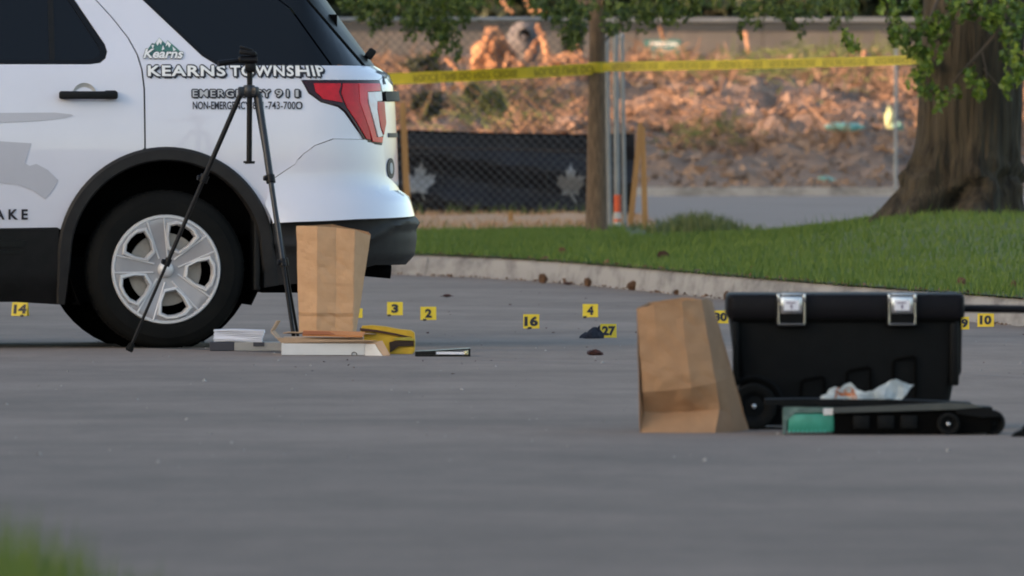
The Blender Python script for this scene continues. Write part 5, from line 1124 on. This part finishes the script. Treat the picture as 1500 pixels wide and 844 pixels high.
# ------------------------------------------------------------------ CHAIN-LINK FENCE with black screen
FY = 117.55; fx0, fx1 = at(440, FY), at(903, FY); fz0, fz1 = 0.24, zt(29, FY)
fence = thing('chain_link_fence', 'galvanised chain-link fence panel with thin top rail behind the slim tree', 'fence', (fx0, FY, fz0))
mb = MB(); mb.tube([(0, 0, fz1 - fz0), (at(828, FY) - fx0, 0, fz1 - fz0 + 0.004)], 0.022, 8); mb.build('top_rail', 'steel', fence, True)
mb = MB(); W_, H_ = fx1 - fx0, fz1 - fz0; p_ = 0.078
k = -int(H_ / p_) - 1
while k * p_ < W_:
    for sgn in (1, -1):
        xa = k * p_; 
        pts = []
        if sgn == 1: x_s, z_s, x_e, z_e = xa, 0, xa + H_, H_
        else: x_s, z_s, x_e, z_e = xa + H_, 0, xa, H_
        def clip(x_s, z_s, x_e, z_e):
            P0, P1 = [x_s, z_s], [x_e, z_e]; lo, hi = 0, 1
            d = x_e - x_s
            t0, t1 = (0 - x_s) / d, (W_ - x_s) / d; t0, t1 = min(t0, t1), max(t0, t1)
            return max(0, t0), min(1, t1)
        a, b = clip(x_s, z_s, x_e, z_e)
        if b - a > 0.02: mb.tube([(x_s + (x_e - x_s) * a, 0.004 * sgn, z_s + (z_e - z_s) * a + 0.01), (x_s + (x_e - x_s) * b, 0.004 * sgn, z_s + (z_e - z_s) * b - 0.01)], 0.0030, 3, cap=False)
    k += 1
kind(mb.build('wire_mesh', 'wire', fence), 'stuff')
for px, wd, lean in ((894, 7, 5), (904, 9.5, 2), (915.5, 6.5, 2)):
    pass
def post(px0, px1, pyb, pyt, Y, wpx, label, m='steel', grp='galvanised posts by the slim tree', extra=None):
    zb_ = zt(pyb, Y); t = thing('fence_post', label, 'post', (at(px0, Y), Y, zb_), group=grp)
    a = MB(); r = wpx / (F / Y) / 2; a.tube([(0, 0, 0), (at(px1, Y) - at(px0, Y), 0, zt(pyt, Y) - zb_)], r, 12); a.build('pole', m, t, True)
    if extra: extra(t, r, Y)
    else:
        a = MB(); a.lathe([(0.001, 0.02), (r * 0.7, 0.016), (r * 1.25, 0.0), (r * 1.25, -0.02)], 12, 'z', (at(px1, Y) - at(px0, Y), 0, zt(pyt, Y) - zb_)); a.build('post_cap', m, t, True)
    return t
PYp = 111.5
post(893.5, 888, 343, 55, PYp, 7.5, 'galvanised steel post leaning next to the slim trunk')
def bands(t, r, Y):
    zb_ = zt(343.5, Y)
    for a, b, m in ((343, 336, 'cone_orange'), (336, 325, 'reflective'), (325, 321, 'cone_orange'), (321, 311, 'reflective'), (311, 285.5, 'cone_orange')):
        q = MB(); q.tube([(0, 0, zt(a, Y) - zb_), (0, 0, zt(b, Y) - zb_)], r * 1.18, 14); q.build('sleeve_band', m, t, True)
post(904.5, 901.5, 343.5, 50, PYp - 0.4, 8.5, 'galvanised steel post with orange and white sleeve at its foot', extra=bands)
post(915.5, 911, 343, 52, PYp, 6, 'thin galvanised steel post, right one beside the wooden stakes')
post(1312, 1312.5, 278, 48, 148.5, 5.5, 'lone grey steel post in front of the dirt bank left of the old tree', grp='galvanised posts by the slim tree')
# black silt screen with leaf emblems
SY = 117.9; sx0, sx1 = at(560, SY), at(930, SY)
screen = thing('silt_screen', 'black fabric screen with grey maple leaf emblems hung on the fence', 'screen', (sx0, SY, 0.24)); sz = lambda py: zt(py, SY) - 0.24
def scrf(s, z):
    fold = 0.075 * math.sin((z + 0.22 * s) * 15 + 0.6 * math.sin(s * 2.2)) + 0.02 * math.sin((s * 2.3 + z * 5.5) + 1.0)
    return (s, fold * sm(0.0, 0.10, z) * (1 - 0.85 * sm(0.45, 0.68, z)) + 0.10, z)
topz = lambda px: float(np.interp(px, [560, 600, 700, 800, 860, 905, 930], [190, 190.5, 194, 196, 197, 196.5, 196]))
so = [(at(px, SY) - sx0, sz(320 + 6 * math.sin(px * 0.02) - 2)) for px in range(560, 931, 10)] + [(at(px, SY) - sx0, sz(topz(px))) for px in range(930, 559, -10)]
scr = panel('fabric', 'screen', screen, so, scrf, sx=0.05, sz=0.05, depth=0.004)
hem = MB(); hem.tube([(at(px, SY) - sx0, -0.006, sz(topz(px) + 1.5)) for px in range(562, 929, 12)], 0.010, 6); hem.build('hem', 'black_soft', screen, True)
hm2 = MB(); hm2.tube([Vector(scrf(at(px, SY) - sx0, sz(np.interp(px, [590, 760, 870], [216, 219, 222])))) + Vector((0, -0.006, 0)) for px in range(590, 872, 14)], 0.006, 5); hm2.build('seam_cord', mat('seam_cord', (0.06, 0.045, 0.04), 0.8), screen, True)
leafo = [(0, 1.0), (0.10, 0.74), (0.16, 0.62), (0.30, 0.70), (0.26, 0.40), (0.30, 0.28), (0.46, 0.36), (0.56, 0.46), (0.60, 0.34), (0.84, 0.36), (0.74, 0.14), (0.86, 0.04), (0.50, -0.24), (0.46, -0.36), (0.56, -0.50), (0.20, -0.46), (0.05, -0.44)]
leafo = leafo + [(-a, b) for a, b in leafo[::-1][:-1]]
for pcx, pcy, cw in ((836, 266, 24.5), (613, 262, 25)):
    lf_ = [(at(pcx + a * cw, SY) - sx0, sz(pcy - b * 32 + 4)) for a, b in leafo]
    if pcx == 613: lf_ = [(at(pcx + a * 30 * 0.95 + b * 5, SY) - sx0, sz(pcy - b * 32 + 6)) for a, b in leafo]
    fo = lambda s, z: (scrf(s, z)[0], scrf(s, z)[1] - 0.008, z)
    panel('leaf_emblem', 'emblem', scr, lf_, fo, depth=0.0, sx=0.05, sz=0.05)
    mb = MB(); mb.tube([fo(at(pcx + 0 + (5 if pcx == 613 else 0), SY) - sx0, sz(pcy + 18)), fo(at(pcx + 8, SY) - sx0, sz(pcy + 31))], 0.008, 5); mb.build('leaf_stem', 'emblem', scr)
    mb = MB(); mb.tube([fo(at(pcx + (36) * math.cos(R(t)), SY) - sx0, sz(pcy + 37.5 * math.sin(R(t)))) for t in range(0, 361, 12)], 0.0045, 5, cap=False); mb.build('emblem_ring', 'emblem_line', scr)
# ------------------------------------------------------------------ STAKES
def stake(pts, Y, wpx, label, m='stake'):
    (a, b), (c, d) = pts; zb_ = zt(b, Y); t = thing('wooden_stake', label, 'stake', (at(a, Y), Y, zb_), group='wooden stakes along the screen')
    w2 = wpx / (F / Y) / 2; q = MB(); dx = at(c, Y) - at(a, Y); dz = zt(d, Y) - zb_
    secs = []
    for tt in (0, 0.35, 0.7, 0.97, 1.0):
        ww = w2 * (1.0 - 0.12 * tt) * (1 if tt < 0.99 else 0.75); j = random.uniform(-1, 1) * 0.003
        secs += [(dx * tt - ww + j, -0.012, dz * tt), (dx * tt + ww + j, -0.012, dz * tt), (dx * tt + ww + j, 0.012, dz * tt), (dx * tt - ww + j, 0.012, dz * tt)]
    q.add(secs, [(i * 4 + e, i * 4 + (e + 1) % 4, (i + 1) * 4 + (e + 1) % 4, (i + 1) * 4 + e) for i in range(4) for e in range(4)] + [(16, 17, 18, 19)]); q.build('shaft', m, t)
stake([(923.5, 334), (938.5, 180)], 113.0, 8.5, 'leaning wooden stake, left one of the pair right of the steel posts')
stake([(945, 336), (941.5, 186)], 112.8, 8.5, 'upright wooden stake, right one of the pair right of the steel posts')
stake([(598, 322), (590, 150)], 112.5, 9.5, 'wooden stake standing close behind the SUV tailgate')
stake([(748.5, 325), (748.5, 309)], 112.3, 7.5, 'short orange wooden peg in the straw in the middle of the screen', 'wood_peg' if 'wood_peg' in M else 'stake')
# ------------------------------------------------------------------ BACK WALL, SIGN, DEBRIS
WY = 196.0; wz0 = 1.7
wall = thing('retaining_wall', 'long tan wall with dark top band and pale coping behind the dirt bank', 'wall', (0, WY, wz0))
for i in range(-5, 10):
    x_a, x_b = i * 1.8 + 0.004, (i + 1) * 1.8 - 0.004
    q = MB(); q.rbox(((x_a + x_b) / 2, 0.1, (zt(46, WY) - wz0) / 2), (x_b - x_a, 0.2, zt(46, WY) - wz0), 0.008, seg=1); q.build('wall_panel', 'wall_tan', wall)
    q = MB(); q.rbox(((x_a + x_b) / 2, 0.08, (zt(46, WY) + zt(33, WY)) / 2 - wz0), (x_b - x_a, 0.2, zt(33, WY) - zt(46, WY)), 0.006, seg=1); q.build('dark_panel', 'wall_dark', wall)
    q = MB(); q.rbox(((x_a + x_b) / 2, 0.06, zt(29.5, WY) - wz0 + 0.002 * i), (x_b - x_a, 0.3, zt(26.5, WY) - zt(33, WY)), 0.01, seg=1); q.build('coping_stone', 'coping', wall)
gsY = on_bank(971, 86) - 0.5
sg = thing('company_sign', 'small dark green sign with white lettering half hidden above the tape', 'sign', (at(971, gsY), gsY, bank_z(at(971, gsY), gsY)))
b0 = sg.location.z; q = MB(); q.rbox((0, 0, zt(69.5, gsY) - b0), (at(998, gsY) - at(944, gsY), 0.02, zt(58, gsY) - zt(81, gsY)), 0.006); bd_ = q.build('sign_board', 'sign_green', sg)
for px in (948, 994): q = MB(); q.tube([(at(px, gsY) - sg.location.x, 0.03, -0.05), (at(px, gsY) - sg.location.x, 0.03, zt(62, gsY) - b0)], 0.02, 6); q.build('sign_leg', 'steel', sg)
lettering('sign_lettering', 'letter_white', bd_, 'AMERICAN', at(950.5, gsY) - sg.location.x, at(992, gsY) - sg.location.x, zt(67.5, gsY) - b0, zt(61.5, gsY) - b0, lambda x, z: (x, -0.013, z), off=0.01)
q = MB()
for i in range(7): q.box((at(955 + i * 5.8, gsY) - sg.location.x, -0.012, zt(72, gsY) - b0), (0.036, 0.003, 0.018))
q.build('sign_small_print', 'emblem', bd_)
def stick(pts, Y, w0, w1, name, label, cat, m='root', grp=None):
    q = MB(); P3 = [Vector((at(a, Y + dy), Y + dy, zt(b, Y + dy))) for a, b, dy in pts]; o3 = P3[0]; s3 = F / Y
    fine = []
    for a, b in zip(P3[:-1], P3[1:]): fine += [a.lerp(b, t / 5) + Vector((random.gauss(0, 0.012), random.gauss(0, 0.012), random.gauss(0, 0.012))) for t in range(5)]
    fine.append(P3[-1]); n = len(fine)
    q.tube([p - o3 for p in fine], [(w0 + (w1 - w0) * i / (n - 1)) / s3 / 2 * random.uniform(0.85, 1.15) for i in range(n)], 8)
    o = q.build(name, m, None, True); o.location = o3; return tag(o, label, cat, grp)
def lump(name, px, py, rx, ry, Y, m, label, cat, grp=None, rough=0.35, seed=0, dpt=1.0, sharp=1.4):
    bm = bmesh.new(); bmesh.ops.create_icosphere(bm, subdivisions=4, radius=1); s3 = F / Y
    for v in bm.verts:
        n = v.co.copy(); d = 1 + rough * mnoise.fractal(n * sharp + Vector((seed * 3.7, 0, 0)), 0.8, 2.2, 5)
        v.co = Vector((n.x * rx / s3 * d, n.y * rx / s3 * dpt * d, n.z * ry / s3 * d))
    me = bpy.data.meshes.new(name); bm.to_mesh(me); bm.free(); o = link(name, me, m, None, True); o.location = (at(px, Y), Y, zt(py, Y)); return tag(o, label, cat, grp)
def blump(name, px, py, rx, ry, m, *a, **k):
    return lump(name, px, py, rx, ry, on_bank(px, py + ry * 0.8) - 0.25, m, *a, **k)
HYp = 166.0
lump('root_stump', 722, 82, 26, 34, HYp, 'root', 'sunlit orange uprooted stump left of the grey concrete block', 'stump', 'uprooted stumps on the dirt bank', 0.55, 1)
lump('root_stump', 838, 98, 40, 16, HYp - 1, 'root', 'low sunlit stump of torn roots just left of the slim trunk', 'stump', 'uprooted stumps on the dirt bank', 0.6, 2)
cb = lump('concrete_block', 768, 62, 24, 34, HYp + 1.5, 'rock', 'grey broken concrete block with a dark hole between the stumps', 'block', None, 0.18, 3)
q = MB(); s3 = F / HYp; q.lathe([(7.5 / s3, -0.02), (9.5 / s3, -0.03), (9.5 / s3, 0.05)], 18, 'y', (0, -0.20, 11 / s3)); q.lathe([(0.0005, 0.0), (8 / s3, 0.0)], 18, 'y', (0, -0.195, 11 / s3)); q.build('pipe_hole', 'black_soft', cb)
ST_ = [([(788, 38, 0), (796, 62, -0.2), (804, 92, -0.4)], 9, 12, 'thick sunlit root standing on end right of the concrete block'), ([(803, 90, -0.3), (826, 82, -0.5), (848, 68, -0.4)], 9, 6, 'bright root reaching up toward the slim trunk'), ([(800, 86, -0.2), (786, 104, -0.6)], 8, 7, 'short root leaning left below the standing root'), ([(790, 58, 0), (778, 76, -0.2), (766, 98, -0.5)], 9, 11, 'pale root leaning against the concrete block'), ([(748, 84, -0.5), (764, 98, -0.7)], 6, 8, 'short pale root below the concrete block'), ([(702, 84, -0.3), (712, 60, -0.3), (722, 44, 0)], 12, 7, 'orange root rising along the left stump'), ([(740, 100, -0.8), (744, 78, -0.6)], 7, 5, 'short upright root right of the left stump'), ([(830, 84, -0.8), (846, 100, -0.9), (850, 104, -1)], 10, 6, 'root bending down at the right stump'), ([(653, 84, -0.6), (660, 92, -0.8), (668, 102, -0.9)], 7, 5, 'sunlit broken branch left of the stumps above the tape'),
       ([(770, 0, 0), (776, 16, -0.1), (800, 17, -0.2)], 6, 4, 'pale bare root sticking up at the top of the heap'), ([(735, 0, 0.2), (742, 14, 0), (752, 18, 0)], 5, 3, 'thin pale root at the top left of the heap'), ([(838, 62, 0), (850, 78, -0.2), (862, 90, -0.3)], 3, 2, 'thin grey branch leaning at the slim trunk'), ([(808, 120, -1), (830, 140, -1.4), (848, 156, -1.8)], 5, 3, 'thin branch slanting down below the tape'), ([(650, 118, -1), (656, 150, -1.4)], 5, 4, 'upright broken stick below the tape left of the weeds'), ([(676, 122, -1), (680, 170, -1.6)], 5, 6, 'reddish upright stick below the tape left of the weeds'), ([(1092, 50, 6), (1096, 76, 5)], 8, 6, 'orange stick standing in front of the tan wall'), ([(967, 40, 6), (971, 58, 6)], 5, 4, 'orange stick above the green sign'), ([(1212, 272, -14.5), (1240, 262, -14.2)], 5, 5, 'pale stick lying on the shaded dirt near the street'), ([(1222, 100, -1), (1225, 124, -1.5)], 6, 5, 'orange stick standing on the bank below the tape'), ([(1268, 80, 3), (1264, 96, 2.5)], 9, 7, 'pinkish stub behind the tape in front of the old tree'), ([(893, 118, -3), (894, 178, -4)], 6, 8, 'pale sunlit post stump seen between slim trunk and steel post')]
for pts, w0_, w1_, lb_ in ST_: stick(pts, HYp, w0_, w1_, 'broken_root', lb_, 'branch', 'root', 'broken roots and branches on the bank')
blump('pale_rock', 959, 82, 12, 5, 'pale', 'pale sunlit stone in front of the green sign', 'stone', 'stones on the bank', 0.3, 4)
blump('pale_rock', 835, 185, 24, 11, 'clod', 'broad pale root crown above the black screen beside the slim trunk', 'stone', 'stones on the bank', 0.6, 5)
blump('pale_rock', 1071, 256, 16, 6, 'clod', 'tan stone lying on the shaded dirt close to the street', 'stone', 'stones on the bank', 0.4, 6)
blump('tarp_bundle', 1238, 187, 28, 7.5, 'tarp', 'pale teal tarp bundle lying on the sunlit dirt', 'tarp', None, 0.22, 7)
blump('plastic_sheet', 1303, 174, 7, 15, 'lime', 'lime and white plastic scrap standing by the lone grey post', 'plastic', None, 0.35, 8)
blump('plastic_scrap', 1316, 185, 8, 6, 'tarp', 'small teal plastic scrap right of the lone grey post', 'plastic', None, 0.4, 9)
blump('plastic_scrap', 1209, 263, 12, 4, 'tarp', 'faint teal scrap lying on the shaded dirt beside the pale stick', 'plastic', None, 0.5, 10)
# loose litter on the bank: clods, chips, twigs (beyond counting)
def chips(name, m, n, xr, yr, smin, smax, label, cat, flt=None, up=0.5):
    x = rng.uniform(*xr, n); y = rng.uniform(*yr, n)
    if flt is not None: kp = np.array([flt(a, b) for a, b in zip(x, y)]); x, y = x[kp], y[kp]
    n = len(x); z = np.array([bank_z(a, b) for a, b in zip(x, y)]); c = np.stack([x, y, z + smin * 0.4], 1)
    s3 = rng.uniform(smin, smax, n) * rng.uniform(0.4, 1, n)
    tv = rng.normal(0, 1, (n, 4, 3)) * 0.62; P = c[:, None, :] + tv * s3[:, None, None] * np.array([1, 1, up])
    T = np.stack([P[:, [0, 1, 2]], P[:, [0, 1, 3]], P[:, [1, 2, 3]], P[:, [0, 2, 3]]], 1).reshape(-1, 3, 3)
    return tag(kind(quads(name, m, T), 'stuff'), label, cat)
chips('dirt_clods', 'clod', 15000, (-6, 7.5), (150.2, 182), 0.03, 0.13, 'loose tan dirt clods and wood chips covering the bank', 'clods', up=0.8)
def dens(a, b): return fbm(a * 0.8, b * 0.3, 2) > -0.02
chips('wood_chips', 'brush', 26000, (-6, 7.5), (156, 180), 0.03, 0.12, 'orange brown brush and bark heaped on the sunlit bank', 'brush', dens, 0.9)
def twigs(n, xr, yr, lmin, lmax, name, m, label, cat, flt=None):
    x = rng.uniform(*xr, n); y = rng.uniform(*yr, n)
    if flt is not None: kp = np.array([flt(a, b) for a, b in zip(x, y)]); x, y = x[kp], y[kp]
    n = len(x); z = np.array([bank_z(a, b) for a, b in zip(x, y)]) + rng.uniform(0, 0.16, n)
    d = rng.normal(0, 1, (n, 3)); d[:, 2] = np.abs(d[:, 2]) * 0.6; d /= np.linalg.norm(d, axis=1)[:, None]; L = rng.uniform(lmin, lmax, n)[:, None]
    u = np.cross(d, np.array([0, 1, 0.1])); u /= np.linalg.norm(u, axis=1)[:, None] + 1e-6; c = np.stack([x, y, z], 1); w3 = rng.uniform(0.004, 0.013, n)[:, None]
    P = np.stack([c - u * w3, c + u * w3, c + d * L + u * w3 * 0.5, c + d * L - u * w3 * 0.5], 1); return tag(kind(quads(name, m, P), 'stuff'), label, cat)
twigs(9000, (-6, 7.5), (155, 174), 0.1, 0.42, 'dead_twigs', 'brush', 'dry twigs sticking out of the brush on the bank', 'twigs', dens)
def wd_(a, b): return (math.exp(-((a - at(725, 160)) / 0.5) ** 2 - ((b - 161) / 3) ** 2) + 0.8 * math.exp(-((a - at(1030, 157)) / 0.4) ** 2 - ((b - 157) / 1.2) ** 2) + 0.7 * math.exp(-((a - at(1110, 168)) / 0.9) ** 2 - ((b - 168) / 4) ** 2) + 0.6 * math.exp(-((a - at(1240, 180)) / 1.0) ** 2 - ((b - 180) / 4) ** 2)) > rng.random()
twigs(26000, (-4, 6.5), (154, 184), 0.08, 0.30, 'bank_weeds', 'weed', 'green weeds growing through the brush on the bank', 'weeds', wd_)
# shrubs on the bank behind the fence
def shrub(px, py, rx, ry, n, m, label):
    Y = on_bank(px, py + ry) - 0.1; t = thing('bank_shrub', label, 'shrub', (at(px, Y), Y, bank_z(at(px, Y), Y)), group='shrubs on the bank behind the fence'); s3 = F / Y
    q = MB()
    for k in range(4): q.tube([(0, 0, -0.02), (random.uniform(-1, 1) * rx * 0.5 / s3, random.uniform(-0.2, 0.2), ry * 1.3 / s3)], [0.012, 0.004], 5)
    q.build('stems', 'twig', t)
    v = rng.normal(0, 1, (n, 3)); v /= np.linalg.norm(v, axis=1)[:, None]; v *= (rng.uniform(0.2, 1, n) ** 0.5)[:, None]
    f = np.array([0.7 + 0.5 * fbm(a * 2, b * 2, c * 2) for a, b, c in v])[:, None]; v = v * f * np.array([rx / s3, rx / s3 * 0.8, ry / s3]); v[:, 2] += ry / s3 * 0.95
    leaf_quads('foliage', m, v, 0.07, t, 0.1)
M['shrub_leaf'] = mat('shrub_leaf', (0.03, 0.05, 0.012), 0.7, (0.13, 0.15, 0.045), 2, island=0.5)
shrub(722, 150, 24, 28, 1500, 'shrub_leaf', 'green shrub on the bank above the black screen below the tape')
shrub(692, 132, 14, 16, 500, 'shrub_leaf', 'small green shrub left of the larger one below the tape')
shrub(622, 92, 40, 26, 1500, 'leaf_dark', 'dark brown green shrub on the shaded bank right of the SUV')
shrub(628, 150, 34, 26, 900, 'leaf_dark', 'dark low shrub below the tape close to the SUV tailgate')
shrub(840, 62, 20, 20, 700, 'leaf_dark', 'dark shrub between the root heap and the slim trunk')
shrub(1385, 118, 60, 16, 900, 'shrub_leaf', 'green shrub on the bank behind the old tree')
# dark evergreens behind the wall
for i, (x, y, h, r) in enumerate(((-9.5, 206, 6, 3.0), (-6.4, 204, 5.2, 2.4), (-3.4, 207, 6.5, 2.8), (-0.4, 205, 5.6, 2.3), (2.4, 206, 6.8, 2.6), (5.2, 204, 5.4, 2.4), (8.2, 207, 6.2, 2.8), (11.4, 205, 6.0, 2.6))):
    t = thing('evergreen_tree', ['dark evergreen behind the tan wall, far left one', 'dark evergreen behind the tan wall above the SUV', 'dark evergreen behind the wall left of the root heap', 'dark evergreen behind the wall above the concrete block', 'dark evergreen behind the wall right of the slim tree', 'dark evergreen behind the wall above the tape middle', 'dark evergreen behind the wall beside the old tree', 'dark evergreen behind the wall, far right one'][i], 'tree', (x, y, 2.0), group='evergreens behind the wall')
    q = MB(); q.tube([(0, 0, -0.1), (0.05, 0, h * 0.5), (0, 0, h * 0.92)], [0.22, 0.14, 0.03], 8); q.build('trunk', 'bark_thin', t, True)
    n = 5200; zz = rng.uniform(0.0, 1, n); a = rng.uniform(0, 2 * PI, n); rr = r * (1.05 - zz * 0.85) * np.sqrt(rng.uniform(0.25, 1, n)) * (0.85 + 0.15 * np.sin(a * 5 + zz * 20))
    leaf_quads('crown', 'leaf_dark', np.stack([rr * np.cos(a), rr * np.sin(a), 0.0 + zz * h], 1), 0.52, t, 0.2)
# ------------------------------------------------------------------ ADDED UNSEEN HOUSES AND TREES (shade the street and lawn, reflect in the car)
def added_house(name, X, Yc, wd, ln, h, rh, label, rz=0):
    t = thing(name, label, 'house', (X, Yc, 0), R(rz), 'neighbouring houses')
    q = MB(); q.box((0, 0, h / 2), (wd, ln, h)); q.build('wall', 'siding', t)
    q = MB(); e = 0.5; q.add([(-wd / 2 - e, -ln / 2 - e, h), (wd / 2 + e, -ln / 2 - e, h), (wd / 2 + e, ln / 2 + e, h), (-wd / 2 - e, ln / 2 + e, h), (0, -ln / 2 - e, h + rh), (0, ln / 2 + e, h + rh)], [(0, 1, 4), (1, 2, 5, 4), (2, 3, 5), (3, 0, 4, 5), (0, 3, 2, 1)]); q.build('roof', 'roofing', t)
    for k in range(3):
        f = MB(); f.box((wd / 2 + 0.02, -ln * 0.3 + k * ln * 0.3, h * 0.55), (0.08, 1.6, 1.3)); w_ = f.build('window', 'coping', t)
        f = MB(); f.box((wd / 2 + 0.05, -ln * 0.3 + k * ln * 0.3, h * 0.55), (0.08, 1.4, 1.1)); f.build('pane', 'glass_dark', w_)
    f = MB(); f.box((wd / 2 + 0.03, ln * 0.43, 1.05), (0.1, 0.95, 2.1)); f.build('door', 'wood_raw', t)
def added_tree(X, Yc, z0, h, r, n, size, label):
    t = thing('maple_tree', label, 'tree', (X, Yc, z0), group='street trees outside the picture')
    q = MB(); q.tube([(0, 0, -0.1), (0.1, 0.1, h * 0.4), (0, 0, h * 0.8)], [0.28, 0.2, 0.06], 8); q.build('trunk', 'bark_thin', t, True)
    leaf_quads('crown', 'leaf', crown_above(0, 0, h * 0.62, r, r, h * 0.40, n), size, t)
for i, yc in enumerate((-14, 14, 42, 70, 98, 126)):  # unseen row put in to keep the low sun off the street
    added_house('house', -30, yc, 11, 23, 5.8, 2.8, ['pale sided house left of the street, nearest', 'pale sided house left of the street, second', 'pale sided house left of the street, third', 'pale sided house left of the street, fourth', 'pale sided house left of the street, fifth', 'pale sided house left of the street, farthest'][i])
for i, (x, y, h, r) in enumerate(((-22, 0, 8, 4.5), (-22, 28, 8, 5), (-22, 56, 8.5, 5), (-22, 84, 8.5, 5), (-22, 103, 8, 5), (-22, 119, 8.5, 5.5), (-22, 129, 8.5, 4.8))):  # unseen maples added to close the sun gaps between the houses
    added_tree(x, y, 0, h, r, 5200, 0.75, 'broad maple on the left verge outside the picture, number %s from the camera' % ['one', 'two', 'three', 'four', 'five', 'six', 'seven'][i])
for i, (x, y, h, r, n_) in enumerate(((-24, 149, 7.0, 2.6, 260), (-24, 159, 6.5, 2.6, 330), (-24, 172, 7.5, 3.2, 420), (-23, 183, 10, 5.2, 5000))):  # sparse unseen crowns added to dapple the bank; last one shades the wall
    added_tree(x, y, 1.0, h, r, n_, 0.55, ['loose maple left of the dirt bank, nearest', 'loose maple left of the dirt bank, second', 'loose maple left of the dirt bank, middle', 'loose maple left of the dirt bank, farthest'][i])

for i, (x, y, rz) in enumerate(((-16, -34, 90), (8, -36, 90), (32, -33, 90))):  # unseen houses added to reflect as a dark band in the car
    added_house('house', x, y, 9, 17, 4.2, 2.4, ['pale house across the street behind the camera, left', 'pale house across the street behind the camera, middle', 'pale house across the street behind the camera, right'][i], rz)
for i, (x, y, h, r) in enumerate(((-4, -22, 7, 3.2), (20, -24, 8, 3.6), (-26, -20, 6.5, 3))):  # unseen trees added for the same band in the car paint
    added_tree(x, y, 0, h, r, 2200, 0.6, ['round maple behind the camera, middle', 'round maple behind the camera, right', 'round maple behind the camera, left'][i])
